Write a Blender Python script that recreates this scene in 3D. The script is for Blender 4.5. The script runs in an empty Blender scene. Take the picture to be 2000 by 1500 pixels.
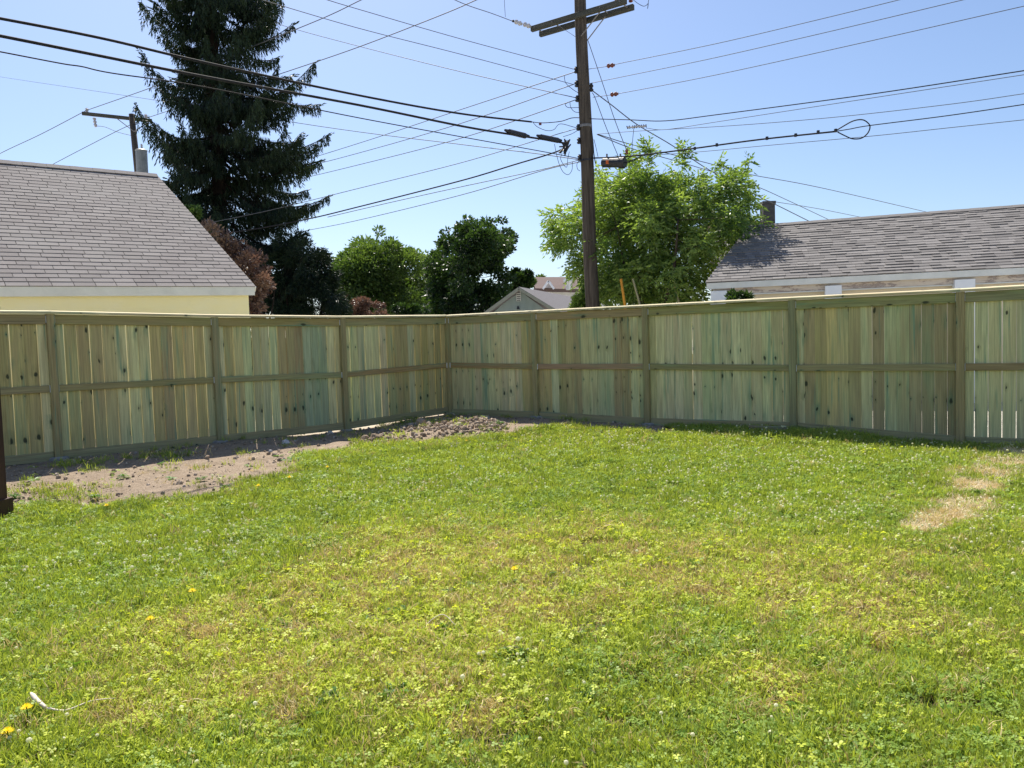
import bpy, math, random
import numpy as np
from mathutils import Matrix, Vector

random.seed(7); RNG = np.random.default_rng(11)
S = bpy.context.scene
COL = S.collection

# ------------------------------------------------------------------ camera, world, sun, exposure
PITCH, ROLL, F = math.radians(2.94), 0.031, 1500.0
CAMZ = 1.5
_f = np.array([0, math.cos(PITCH), -math.sin(PITCH)])
_r0 = np.array([1.0, 0, 0]); _u0 = np.array([0, math.sin(PITCH), math.cos(PITCH)])
_r = _r0*math.cos(ROLL) - _u0*math.sin(ROLL)
_u = _u0*math.cos(ROLL) + _r0*math.sin(ROLL)
CAM = np.array([0, 0, CAMZ])
cam = bpy.data.cameras.new('camera'); co = bpy.data.objects.new('camera', cam); COL.objects.link(co)
co.matrix_world = Matrix(((_r[0], _u[0], -_f[0], 0), (_r[1], _u[1], -_f[1], 0), (_r[2], _u[2], -_f[2], CAMZ), (0, 0, 0, 1)))
cam.sensor_width = 36; cam.lens = 36*F/2000; cam.clip_end = 3000; cam.clip_start = 0.05
S.camera = co

SUN_EL, SUN_AZ = math.radians(55), math.radians(-19)     # azimuth from +Y towards +X
sd = np.array([math.cos(SUN_EL)*math.sin(SUN_AZ), math.cos(SUN_EL)*math.cos(SUN_AZ), math.sin(SUN_EL)])
w = bpy.data.worlds.new('World'); S.world = w; w.use_nodes = True
nt = w.node_tree; bg = nt.nodes['Background']
sky = nt.nodes.new('ShaderNodeTexSky'); sky.sky_type = 'NISHITA'; sky.sun_disc = False
sky.sun_elevation = SUN_EL; sky.sun_rotation = SUN_AZ
sky.air_density = 1.0; sky.dust_density = 1.1; sky.ozone_density = 3.0; sky.altitude = 100
mx = nt.nodes.new('ShaderNodeMix'); mx.data_type = 'RGBA'; mx.blend_type = 'MULTIPLY'; mx.inputs[0].default_value = 1.0; mx.inputs[7].default_value = (0.91, 0.93, 0.985, 1)   # camera white balance of the sky
nt.links.new(sky.outputs[0], mx.inputs[6]); nt.links.new(mx.outputs[2], bg.inputs[0]); bg.inputs[1].default_value = 0.095
sl = bpy.data.lights.new('sun', 'SUN'); sl.energy = 5.0; sl.angle = math.radians(0.5); sl.color = (1, 0.94, 0.84)
so = bpy.data.objects.new('sun', sl); COL.objects.link(so)
so.rotation_euler = Vector(-sd).to_track_quat('-Z', 'Y').to_euler(); so.location = (0, 0, 30)
S.view_settings.view_transform = 'Standard'; S.view_settings.look = 'None'
S.view_settings.exposure = 0.74; S.view_settings.gamma = 1; S.view_settings.use_curve_mapping = False
S.render.engine = 'CYCLES'
S.cycles.max_bounces = 6; S.cycles.diffuse_bounces = 3; S.cycles.transmission_bounces = 4; S.cycles.transparent_max_bounces = 6

# ------------------------------------------------------------------ pixel -> world helpers (photo is 2000 x 1500)
def ray(px, py): return _f*F + _r*(px-1000) + _u*(750-py)
def P(px, py, Y):                                   # point on the pixel's ray at world depth Y
    d = ray(px, py); return CAM + d*(Y/d[1])
def col_on_line(px, py, A, B):                      # point on the pixel's ray inside the vertical plane through plan points A, B
    d = ray(px, py); n = np.array([-(B[1]-A[1]), B[0]-A[0]])
    t = (n @ (np.array(A[:2])-CAM[:2]))/(n @ d[:2]); return CAM + d*t
def unit(v): v = np.asarray(v, float); return v/np.linalg.norm(v)

# ------------------------------------------------------------------ object helpers
WM = {}
def mesh_np(name, V, Fc, mat=None, smooth=False, attrs=None):
    me = bpy.data.meshes.new(name)
    V = np.asarray(V, np.float32)
    if isinstance(Fc, np.ndarray) and Fc.ndim == 2:
        n, k = Fc.shape
        me.vertices.add(len(V)); me.vertices.foreach_set('co', V.ravel())
        me.loops.add(n*k); me.loops.foreach_set('vertex_index', Fc.astype(np.int32).ravel())
        me.polygons.add(n); me.polygons.foreach_set('loop_start', np.arange(0, n*k, k, dtype=np.int32))
        me.update(calc_edges=True)
    else:
        me.from_pydata([tuple(map(float, v)) for v in V], [], [tuple(int(i) for i in f) for f in Fc]); me.update()
    if attrs:
        for a, arr in attrs.items():
            at = me.attributes.new(a, 'FLOAT', 'POINT'); at.data.foreach_set('value', np.asarray(arr, np.float32))
    me.polygons.foreach_set('use_smooth', np.full(len(me.polygons), bool(smooth)))
    if mat: me.materials.append(mat)
    return me
def put(name, me, M=None, parent=None):
    o = bpy.data.objects.new(name, me); COL.objects.link(o)
    M = M or Matrix()
    if parent is not None:
        o.parent = parent; o.matrix_basis = WM[parent.name].inverted() @ M
    else: o.matrix_basis = M
    WM[o.name] = M.copy()
    return o
def T(p): return Matrix.Translation(Vector([float(c) for c in p]))
def frame(p, x, y, z):
    return Matrix(((x[0], y[0], z[0], p[0]), (x[1], y[1], z[1], p[1]), (x[2], y[2], z[2], p[2]), (0, 0, 0, 1)))
def tag(o, label=None, cat=None, group=None, kind=None):
    if label: o['label'] = label
    if cat: o['category'] = cat
    if group: o['group'] = group
    if kind: o['kind'] = kind
    return o
def thing(name, p, label, cat, group=None): return tag(put(name, None, T(p)), label, cat, group)
BOXF = [(0,3,2,1),(4,5,6,7),(0,1,5,4),(1,2,6,5),(2,3,7,6),(3,0,4,7)]
def box_vf(x0,x1,y0,y1,z0,z1):
    return [(x0,y0,z0),(x1,y0,z0),(x1,y1,z0),(x0,y1,z0),(x0,y0,z1),(x1,y0,z1),(x1,y1,z1),(x0,y1,z1)], BOXF
def box_mesh(name, x0,x1,y0,y1,z0,z1, mat=None): return mesh_np(name, *box_vf(x0,x1,y0,y1,z0,z1), mat)
def chamf_mesh(name, wx, wy, h, c, mat, taper=1.0):  # prism along +z with chamfered long edges
    a, b = wx/2, wy/2
    ring = [(-a+c,-b),(a-c,-b),(a,-b+c),(a,b-c),(a-c,b),(-a+c,b),(-a,b-c),(-a,-b+c)]
    V = [(x,y,0) for x,y in ring] + [(x*taper,y*taper,h) for x,y in ring]
    Fc = [tuple(range(7,-1,-1)), tuple(range(8,16))] + [(i,(i+1)%8,8+(i+1)%8,8+i) for i in range(8)]
    return mesh_np(name, V, Fc, mat)
def axes(p0, p1, side):                               # local z along p0->p1, x close to 'side'
    z = unit(np.array(p1)-np.array(p0)); x = np.array(side, float); x = unit(x - z*(x@z)); y = np.cross(z, x)
    return x, y, z
def beam(name, p0, p1, wx, wy, side, mat, parent=None, c=0.006, colr=None, off=(0,0)):
    x, y, z = axes(p0, p1, side); L = float(np.linalg.norm(np.array(p1)-np.array(p0)))
    me = chamf_mesh(name, wx, wy, L, c, mat)
    o = put(name, me, frame(np.array(p0)+x*off[0]+y*off[1], x, y, z), parent)
    if colr is not None: o.color = colr
    return o
def tube_vf(pts, rad, n=6, cap=True):
    pts = np.asarray(pts, float); m = len(pts); rad = np.broadcast_to(np.asarray(rad, float), (m,))
    tg = np.gradient(pts, axis=0); tg /= np.linalg.norm(tg, axis=1)[:, None]+1e-12
    ref = np.array([0,0,1.0]) if abs(tg[0][2]) < 0.9 else np.array([1.0,0,0])
    V = []; x = unit(np.cross(ref, tg[0]))
    for i in range(m):
        x = x - tg[i]*(x@tg[i]); x = unit(x); y = np.cross(tg[i], x)
        for k in range(n):
            a = 2*math.pi*k/n; V.append(pts[i]+rad[i]*(x*math.cos(a)+y*math.sin(a)))
    Fc = [(i*n+k, i*n+(k+1)%n, (i+1)*n+(k+1)%n, (i+1)*n+k) for i in range(m-1) for k in range(n)]
    if cap: Fc += [tuple(range(n-1,-1,-1)), tuple((m-1)*n+k for k in range(n))]
    return V, Fc
def join_vf(lst):
    V, Fc = [], []
    for v, f in lst:
        o = len(V); V += list(v); Fc += [tuple(i+o for i in q) for q in f]
    return V, Fc
def catmull(pts, k=6):
    pts = np.asarray(pts, float); n = len(pts)
    if n < 3: return np.array([pts[0]+(pts[-1]-pts[0])*t for t in np.linspace(0,1,k+1)])
    Q = np.vstack([2*pts[0]-pts[1], pts, 2*pts[-1]-pts[-2]]); out = []
    for i in range(1, n):
        a,b,c,d = Q[i-1],Q[i],Q[i+1],Q[i+2]
        for t in np.linspace(0,1,k,endpoint=False):
            out.append(0.5*((2*b)+(c-a)*t+(2*a-5*b+4*c-d)*t*t+(3*b-a-3*c+d)*t**3))
    out.append(pts[-1]); return np.array(out)

# ------------------------------------------------------------------ materials
def newmat(name, rough=0.8, spec=0.3):
    m = bpy.data.materials.new(name); m.use_nodes = True; t = m.node_tree
    b = t.nodes['Principled BSDF']; b.inputs['Roughness'].default_value = rough
    b.inputs['Specular IOR Level'].default_value = spec
    return m, t, b
def N(t, typ, **kw):
    n = t.nodes.new(typ)
    for k, v in kw.items(): setattr(n, k, v)
    return n
def L(t, a, b): t.links.new(a, b)
def noise(t, vec, scale, detail=4, rough=0.6, dist=0.0):
    n = N(t, 'ShaderNodeTexNoise'); n.inputs['Scale'].default_value = scale; n.inputs['Detail'].default_value = detail
    n.inputs['Roughness'].default_value = rough; n.inputs['Distortion'].default_value = dist
    if vec: L(t, vec, n.inputs['Vector'])
    return n
def ramp(t, fac, stops):
    r = N(t, 'ShaderNodeValToRGB'); e = r.color_ramp.elements
    while len(e) < len(stops): e.new(0.5)
    for i, (p, c) in enumerate(stops):
        e[i].position = p; e[i].color = (c, c, c, 1) if isinstance(c, (int, float)) else (*c, 1)
    L(t, fac, r.inputs[0]); return r.outputs[0]
def mathn(t, op, a, b=None, clamp=False):
    n = N(t, 'ShaderNodeMath', operation=op, use_clamp=clamp)
    for i, v in enumerate((a, b)):
        if v is None: continue
        if isinstance(v, (int, float)): n.inputs[i].default_value = v
        else: L(t, v, n.inputs[i])
    return n.outputs[0]
def mix(t, fac, a, b, blend='MIX'):
    n = N(t, 'ShaderNodeMix', data_type='RGBA', blend_type=blend)
    for s, v in ((n.inputs[0], fac), (n.inputs[6], a), (n.inputs[7], b)):
        if isinstance(v, (int, float)): s.default_value = v
        elif isinstance(v, tuple): s.default_value = (*v, 1) if len(v) == 3 else v
        else: L(t, v, s)
    return n.outputs[2]
def mapping(t, vec, scale=(1,1,1), loc=(0,0,0)):
    m = N(t, 'ShaderNodeMapping'); m.inputs['Scale'].default_value = scale; m.inputs['Location'].default_value = loc
    L(t, vec, m.inputs[0]); return m.outputs[0]
def bump(t, b, h, strength=0.4, dist=0.01):
    n = N(t, 'ShaderNodeBump'); n.inputs['Strength'].default_value = strength; n.inputs['Distance'].default_value = dist
    L(t, h, n.inputs['Height']); L(t, n.outputs[0], b.inputs['Normal'])
def attr(t, name, typ='GEOMETRY'):
    a = N(t, 'ShaderNodeAttribute', attribute_name=name, attribute_type=typ); return a.outputs['Fac']

def wood_material(name, knots=True):                  # object colour = board tint, alpha = seed of its log
    m, t, b = newmat(name, 0.75, 0.2)
    tc = N(t, 'ShaderNodeTexCoord'); oi = N(t, 'ShaderNodeObjectInfo')
    cmb = N(t, 'ShaderNodeCombineXYZ'); L(t, mathn(t, 'MULTIPLY', oi.outputs['Alpha'], 37.0), cmb.inputs[1])
    va = N(t, 'ShaderNodeVectorMath', operation='ADD'); L(t, tc.outputs['Object'], va.inputs[0]); L(t, cmb.outputs[0], va.inputs[1])
    cr = N(t, 'ShaderNodeCombineXYZ'); L(t, mathn(t, 'MULTIPLY', oi.outputs['Random'], 23.0), cr.inputs[0])
    vb = N(t, 'ShaderNodeVectorMath', operation='ADD'); L(t, va.outputs[0], vb.inputs[0]); L(t, cr.outputs[0], vb.inputs[1])
    g1 = noise(t, mapping(t, vb.outputs[0], (55, 9, 1.6)), 1, 5, 0.65, 0.6).outputs[0]
    g2 = noise(t, mapping(t, vb.outputs[0], (9, 3, 0.9)), 1, 3, 0.5, 0.3).outputs[0]
    grain = ramp(t, g1, [(0.3, 0.62), (0.68, 1.2)])
    c = mix(t, 1.0, oi.outputs['Color'], grain, 'MULTIPLY')
    c = mix(t, ramp(t, g2, [(0.48, 0.0), (0.72, 0.5)]), c, (0.45, 0.33, 0.17))
    c = mix(t, ramp(t, g2, [(0.27, 0.55), (0.44, 0.0)]), c, (0.33, 0.42, 0.22))
    st2 = noise(t, mapping(t, vb.outputs[0], (13, 3, 0.55)), 1, 3, 0.6, 0.4).outputs[0]
    c = mix(t, ramp(t, st2, [(0.60, 0.0), (0.68, 0.6)]), c, (0.15, 0.30, 0.20))
    if knots:
        wob = noise(t, mapping(t, vb.outputs[0], (14, 4, 6)), 1, 3)
        kv = N(t, 'ShaderNodeVectorMath', operation='MULTIPLY_ADD'); L(t, wob.outputs['Color'], kv.inputs[0]); kv.inputs[1].default_value = (0.05, 0.0, 0.07)
        L(t, va.outputs[0], kv.inputs[2])
        sx = N(t, 'ShaderNodeSeparateXYZ'); L(t, kv.outputs[0], sx.inputs[0]); cv = N(t, 'ShaderNodeCombineXYZ')
        sd_ = mathn(t, 'MULTIPLY', oi.outputs['Alpha'], 91.0)
        L(t, mathn(t, 'ADD', mathn(t, 'MULTIPLY', sx.outputs[0], 7.0), mathn(t, 'FLOOR', sd_)), cv.inputs[0]); L(t, mathn(t, 'ADD', mathn(t, 'MULTIPLY', sx.outputs[2], 3.4), sd_), cv.inputs[1])
        vo = N(t, 'ShaderNodeTexVoronoi', feature='F1', voronoi_dimensions='2D'); vo.inputs['Scale'].default_value = 1
        L(t, cv.outputs[0], vo.inputs['Vector'])
        sp = N(t, 'ShaderNodeSeparateColor'); L(t, vo.outputs['Color'], sp.inputs[0])
        on = ramp(t, sp.outputs[0], [(0.64, 0.0), (0.67, 1.0)])
        dv = mathn(t, 'DIVIDE', vo.outputs['Distance'], mathn(t, 'ADD', mathn(t, 'MULTIPLY', sp.outputs[2], 1.0), 0.3))
        core = mathn(t, 'MULTIPLY', ramp(t, dv, [(0.07, 1.0), (0.13, 0.0)]), on)
        big = mathn(t, 'MULTIPLY', ramp(t, dv, [(0.10, 1.0), (0.50, 0.0)]), on)
        gg = ramp(t, sp.outputs[1], [(0.45, (0.20, 0.18, 0.08)), (0.62, (0.08, 0.21, 0.13))])
        st = noise(t, mapping(t, vb.outputs[0], (60, 5, 5)), 1, 4).outputs[0]
        halo = mathn(t, 'MULTIPLY', big, ramp(t, st, [(0.38, 0.0), (0.62, 0.65)]))
        c = mix(t, halo, c, gg)
        c = mix(t, mathn(t, 'MULTIPLY', core, 0.9), c, (0.035, 0.04, 0.025))
    L(t, c, b.inputs['Base Color']); bump(t, b, g1, 0.35, 0.004)
    return m
M_WOOD = wood_material('treated pine')

def simple(name, c1, c2, scale=8, rough=0.8, spec=0.3, metal=0.0, strength=0.3, stretch=(1,1,1), lo=0.35, hi=0.65):
    m, t, b = newmat(name, rough, spec); tc = N(t, 'ShaderNodeTexCoord')
    n = noise(t, mapping(t, tc.outputs['Object'], stretch), scale, 6, 0.65).outputs[0]
    L(t, mix(t, ramp(t, n, [(lo, 0.0), (hi, 1.0)]), c1, c2), b.inputs['Base Color'])
    b.inputs['Metallic'].default_value = metal
    if strength: bump(t, b, n, strength, 0.01)
    return m
M_CABLE = simple('black cable sheath', (0.014,0.014,0.016), (0.03,0.03,0.033), 20, 0.75, 0.2)
M_WIRE = simple('weathered wire', (0.07,0.075,0.08), (0.11,0.11,0.12), 20, 0.6, 0.4)
M_OLDWOOD = simple('weathered pole timber', (0.04,0.032,0.026), (0.12,0.10,0.082), 1, 0.9, 0.2, stretch=(28,28,1.3), strength=0.8)
M_ARM = simple('weathered crossarm', (0.04,0.042,0.036), (0.10,0.10,0.085), 1, 0.9, 0.2, stretch=(30,30,2), strength=0.6)
M_GALV = simple('galvanised steel', (0.16,0.15,0.15), (0.26,0.25,0.25), 12, 0.55, 0.5, 0.5)
M_TANK = simple('grey transformer paint', (0.17,0.19,0.20), (0.24,0.26,0.27), 5, 0.5, 0.4)
M_PORC = simple('brown porcelain', (0.10,0.02,0.015), (0.20,0.05,0.03), 10, 0.25, 0.6)
M_PORCG = simple('grey porcelain', (0.38,0.38,0.42), (0.5,0.5,0.54), 10, 0.3, 0.6)
M_BLACK = simple('black plastic', (0.012,0.014,0.02), (0.03,0.03,0.036), 12, 0.5, 0.4)
M_ORANGE = simple('orange warning label', (0.65,0.16,0.03), (0.5,0.1,0.03), 30, 0.6)
M_YELLOW = simple('orange guy guard', (0.75,0.33,0.03), (0.6,0.25,0.03), 5, 0.5)
M_TAN = simple('faded guy guard', (0.42,0.38,0.20), (0.3,0.26,0.14), 5, 0.6)
M_WHITE = simple('weathered white paint', (0.66,0.67,0.64), (0.76,0.77,0.74), 3, 0.7, strength=0.15)
M_PILAST = simple('bright white pilaster paint', (0.80,0.83,0.88), (0.88,0.9,0.93), 3, 0.6, strength=0.1)
M_CONC = simple('concrete', (0.22,0.20,0.18), (0.34,0.32,0.29), 9, 0.9, strength=0.6)
M_BARK = simple('bark', (0.035,0.028,0.02), (0.10,0.08,0.06), 6, 0.95, 0.1, strength=0.9, stretch=(1,1,0.25))
M_BROWN = simple('dark brown stained wood', (0.045,0.020,0.014), (0.085,0.038,0.026), 1, 0.6, 0.3, stretch=(20,20,1.2), strength=0.4)
M_BARKD = simple('dark spruce bark', (0.012,0.010,0.009), (0.035,0.028,0.022), 6, 0.95, 0.1, strength=0.9, stretch=(1,1,0.25))
M_BRICK = simple('grey chimney masonry', (0.06,0.058,0.058), (0.11,0.105,0.10), 7, 0.95)
M_STONE = simple('pale stone', (0.42,0.41,0.40), (0.6,0.58,0.56), 12, 0.9)
M_STRAW = simple('dry stalk', (0.62,0.52,0.42), (0.75,0.66,0.56), 12, 0.8)
M_VENT = simple('vent slat', (0.05,0.06,0.07), (0.08,0.09,0.10), 5, 0.6)
M_DARK = simple('dark interior', (0.02,0.02,0.02), (0.03,0.03,0.03), 5, 0.9)

def wall_material(name, base, low, streak, groove=0.0):
    m, t, b = newmat(name, 0.75, 0.2); tc = N(t, 'ShaderNodeTexCoord')
    n = noise(t, mapping(t, tc.outputs['Object'], (0.8, 0.8, 1.6)), 1.4, 6, 0.7).outputs[0]
    c = mix(t, ramp(t, n, [(0.35, 0.0), (0.7, 1.0)]), base, low)
    n2 = noise(t, mapping(t, tc.outputs['Object'], (3, 3, 7)), 3, 8, 0.75).outputs[0]
    c = mix(t, ramp(t, n2, [(0.60, 0.0), (0.72, 0.5)]), c, streak)
    L(t, c, b.inputs['Base Color']); bump(t, b, n2, 0.25, 0.01); return m
M_YWALL = wall_material('pale yellow render', (0.93,0.85,0.48), (0.92,0.87,0.60), (0.85,0.79,0.55))
M_CREAM = wall_material('cream wall', (0.70,0.60,0.44), (0.74,0.66,0.52), (0.5,0.42,0.32))
M_GREENWALL = wall_material('grey green siding', (0.25,0.31,0.30), (0.28,0.34,0.33), (0.3,0.35,0.35))
M_TRIMG = simple('grey green trim', (0.22,0.24,0.20), (0.28,0.29,0.25), 5, 0.7)
def peeling_material():
    m, t, b = newmat('peeling paint frieze', 0.85, 0.2); tc = N(t, 'ShaderNodeTexCoord')
    n = noise(t, mapping(t, tc.outputs['Object'], (2.2, 2.2, 11)), 1.6, 9, 0.72, 0.8).outputs[0]
    n2 = noise(t, mapping(t, tc.outputs['Object'], (0.5, 0.5, 0.5)), 1.0, 2).outputs[0]
    k = mathn(t, 'ADD', n, mathn(t, 'MULTIPLY', mathn(t, 'SUBTRACT', n2, 0.5), 0.5))
    c = ramp(t, k, [(0.44, (0.66,0.58,0.49)), (0.53, (0.60,0.50,0.42)), (0.56, (0.28,0.22,0.19)), (0.62, (0.42,0.36,0.33))])
    L(t, c, b.inputs['Base Color']); bump(t, b, n, 0.6, 0.01); return m
M_PEEL = peeling_material()

def shingle_material(name, ca, cb, cc, stain):
    m, t, b = newmat(name, 0.9, 0.25); tc = N(t, 'ShaderNodeTexCoord'); oi = N(t, 'ShaderNodeObjectInfo')
    geo = N(t, 'ShaderNodeNewGeometry')
    sp = N(t, 'ShaderNodeSeparateColor'); L(t, oi.outputs['Color'], sp.inputs[0])
    tt = mathn(t, 'ADD', attr(t, 'tint'), sp.outputs[0])
    c = ramp(t, tt, [(0.0, ca), (0.5, cb), (1.0, cc)])
    gr = noise(t, geo.outputs['Position'], 90, 3, 0.8).outputs[0]
    c = mix(t, 1.0, c, ramp(t, gr, [(0.3, 0.72), (0.7, 1.2)]), 'MULTIPLY')
    big = noise(t, mapping(t, geo.outputs['Position'], (0.7, 0.7, 0.35)), 1.1, 5, 0.6).outputs[0]
    c = mix(t, ramp(t, big, [(0.45, 0.0), (0.7, 0.45)]), c, stain)
    L(t, c, b.inputs['Base Color']); bump(t, b, gr, 0.5, 0.004); return m
M_SHL = shingle_material('grey brown three tab shingles', (0.215,0.192,0.183), (0.245,0.22,0.21), (0.28,0.253,0.24), (0.27,0.258,0.24))
M_SHR = shingle_material('laminated grey shingles', (0.15,0.14,0.136), (0.20,0.187,0.18), (0.25,0.234,0.225), (0.18,0.17,0.162))
M_SHF = shingle_material('far brown shingles', (0.11,0.08,0.073), (0.125,0.09,0.082), (0.14,0.10,0.09), (0.12,0.09,0.08))
M_SHG = shingle_material('faded grey shingles', (0.12,0.112,0.12), (0.15,0.14,0.148), (0.17,0.16,0.165), (0.16,0.15,0.155))
M_DECK = simple('dark felt under shingles', (0.045,0.04,0.038), (0.06,0.055,0.05), 8, 0.95)

def leaf_material(name, dark, light, trans=0.45, inst=False, gloss=0.35, tcol=None):
    m = bpy.data.materials.new(name); m.use_nodes = True; t = m.node_tree; b = t.nodes['Principled BSDF']
    b.inputs['Roughness'].default_value = 0.42; b.inputs['Specular IOR Level'].default_value = gloss
    f = attr(t, 'tint', 'GEOMETRY')
    if inst: f = mathn(t, 'ADD', mathn(t, 'MULTIPLY', f, 0.5), mathn(t, 'MULTIPLY', attr(t, 'tint', 'INSTANCER'), 0.5))
    c = ramp(t, f, [(0.0, dark), (1.0, light)])
    L(t, c, b.inputs['Base Color'])
    tr = N(t, 'ShaderNodeBsdfTranslucent')
    L(t, mix(t, 1.0, c, tcol or (1.5, 1.45, 0.55), 'MULTIPLY'), tr.inputs[0])
    ms = N(t, 'ShaderNodeMixShader'); ms.inputs[0].default_value = trans
    L(t, b.outputs[0], ms.inputs[1]); L(t, tr.outputs[0], ms.inputs[2]); L(t, ms.outputs[0], t.nodes['Material Output'].inputs[0])
    return m
M_LEAF = leaf_material('fresh green leaves', (0.06,0.125,0.03), (0.27,0.38,0.11), 0.46, gloss=0.5)
M_LEAFD = leaf_material('deep green leaves', (0.010,0.026,0.012), (0.06,0.115,0.03), 0.3)
M_LEAFM = leaf_material('mid green leaves', (0.035,0.075,0.022), (0.12,0.19,0.055), 0.38)
M_LEAFB = leaf_material('bronze leaves', (0.07,0.035,0.028), (0.30,0.215,0.165), 0.2, tcol=(1.2,0.8,0.6))
M_NEEDLE = leaf_material('spruce needles', (0.009,0.020,0.012), (0.030,0.050,0.022), 0.12, gloss=0.2)
M_GRASS = leaf_material('grass blades', (0.09,0.15,0.018), (0.56,0.64,0.16), 0.38, True, gloss=0.12)
M_DRY = leaf_material('dry grass blades', (0.36,0.28,0.11), (0.90,0.76,0.42), 0.30, True, tcol=(1.1,1.0,0.7), gloss=0.12)
M_STRAWG = leaf_material('dead straw grass', (0.74,0.62,0.42), (0.95,0.84,0.62), 0.2, True, tcol=(1,0.95,0.8), gloss=0.12)
M_CLOVER = leaf_material('clover leaves', (0.08,0.17,0.018), (0.42,0.55,0.125), 0.38, True, gloss=0.12)
M_YLEAF = leaf_material('yellowing leaves', (0.26,0.33,0.03), (0.74,0.80,0.13), 0.40, True, gloss=0.12)
M_WEED = leaf_material('broad weed leaves', (0.05,0.13,0.02), (0.19,0.36,0.06), 0.42, True, gloss=0.12)
M_PETALW = leaf_material('clover blossom', (0.70,0.68,0.45), (0.92,0.90,0.70), 0.5, True, tcol=(1,1,0.85), gloss=0.1)
M_PETALY = leaf_material('dandelion blossom', (0.90,0.66,0.01), (0.95,0.80,0.03), 0.2, tcol=(1,0.9,0.3))

def ground_material():
    m, t, b = newmat('yard soil and thatch', 0.95, 0.1); geo = N(t, 'ShaderNodeNewGeometry'); p = geo.outputs['Position']
    fine = noise(t, p, 34, 8, 0.75).outputs[0]; mid = noise(t, p, 5, 6, 0.65).outputs[0]; tiny = noise(t, p, 160, 4, 0.8).outputs[0]
    lawn = ramp(t, fine, [(0.35, (0.018,0.026,0.008)), (0.6, (0.06,0.07,0.02)), (0.78, (0.18,0.15,0.06))])
    dryb = ramp(t, fine, [(0.3, (0.45,0.36,0.22)), (0.65, (0.82,0.69,0.48))])
    dirt = ramp(t, fine, [(0.25, (0.19,0.135,0.10)), (0.5, (0.37,0.29,0.21)), (0.75, (0.56,0.45,0.36))])
    dirt = mix(t, ramp(t, mid, [(0.42, 0.0), (0.65, 0.6)]), dirt, (0.24, 0.18, 0.125))
    grav = ramp(t, tiny, [(0.3, (0.50,0.46,0.40)), (0.7, (0.74,0.69,0.60))])
    c = mix(t, attr(t, 'dry'), lawn, dryb)
    e = mathn(t, 'ADD', attr(t, 'dirt'), mathn(t, 'MULTIPLY', mathn(t, 'SUBTRACT', mid, 0.5), 1.3))
    c = mix(t, ramp(t, e, [(0.42, 0.0), (0.58, 1.0)]), c, dirt)
    c = mix(t, attr(t, 'gravel'), c, grav)
    L(t, c, b.inputs['Base Color'])
    hh = mathn(t, 'ADD', fine, mathn(t, 'MULTIPLY', tiny, 0.4)); bump(t, b, hh, 0.9, 0.03); return m
M_GROUND = ground_material()

# ------------------------------------------------------------------ fence posts (top under cap, mid rail centre, foot) from the survey
C0 = P(876, 712, 14.2); R4 = P(1876, 717, 9.44); L3 = P(105, 759, 9.84)
def post_line(rows, A, B): return [dict(top=col_on_line(x, a, A, B), mid=col_on_line(x, b, A, B), bot=col_on_line(x, c, A, B)) for x, a, b, c in rows]
right = post_line([(876,619.5,713,809),(1046,611,716,815),(1263,600.5,716,829),(1549,586,719,839),(1876,570.5,717,868)], C0, R4)
left = post_line([(876,619.5,713,809),(672,622,732,842),(424,620,742,864),(106,613.5,759,897)], C0, L3)
def extend(lst, k):
    a, b = lst[-2], lst[-1]; s = k
    lst.append({q: b[q] + (b[q]-a[q])*s for q in b})
extend(right, 1.0); extend(left, 1.0); extend(right, 1.0); extend(left, 1.0)
for lst in (right, left):                                   # beyond the frame: keep the height level
    for w_ in (-2, -1):
        for q in lst[w_]: lst[w_][q] = lst[w_][q].copy(); lst[w_][q][2] = lst[w_-1][q][2]
for lst in (right, left):
    for p in lst:                                           # keep every post plumb
        xy = p['mid'][:2]
        for q in ('top', 'bot'): p[q] = np.array([xy[0], xy[1], p[q][2]])
RD = unit((R4-C0)*[1,1,0]); LD = unit((L3-C0)*[1,1,0])
RN = np.array([RD[1], -RD[0], 0]); RN = RN if RN@(CAM-C0) > 0 else -RN      # towards the yard
LN = np.array([LD[1], -LD[0], 0]); LN = LN if LN@(CAM-C0) > 0 else -LN

# ------------------------------------------------------------------ terrain
ctrl = [(*p['bot'][:2], p['bot'][2]-0.01) for p in right+left]
ctrl += [(x, y, 0.0) for x in (-4, -2, 0, 2, 4) for y in (0, 2, 4)] + [(-4, 6, 0.02), (0, 7, 0.04), (3, 6, 0.0), (0, 10, 0.12), (-3,9,0.12), (3, 9, 0.08), (6,5,0.0), (-7,4,0.02), (8,3,0)]
ctrl += [(x, 18, 0.2) for x in (-14,-8,-2,4,10,16)] + [(x, 28, 0.2) for x in (-20,-8,4,20)] + [(-14,10,0.2),(-20,5,0.1),(14,6,0.1),(20,10,0.15),(12,12,0.15)]
ctrl = np.array(ctrl)
def height(x, y):
    x = np.asarray(x, float); y = np.asarray(y, float); sh = x.shape; x = x.ravel(); y = y.ravel(); out = np.zeros(len(x))
    for i in range(0, len(x), 20000):
        d2 = (x[i:i+20000, None]-ctrl[:,0])**2 + (y[i:i+20000, None]-ctrl[:,1])**2
        wgt = 1/(d2+0.25)**2; out[i:i+20000] = (wgt*ctrl[:,2]).sum(1)/wgt.sum(1)
    return out.reshape(sh)
def G(px, py, lift=0.0):
    d = ray(px, py); z = 0.0
    for _ in range(12):
        t = (z-CAMZ)/d[2]; p = CAM+d*t; z = float(height(p[0:1], p[1:2])[0])
    return np.array([p[0], p[1], z+lift])
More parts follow.
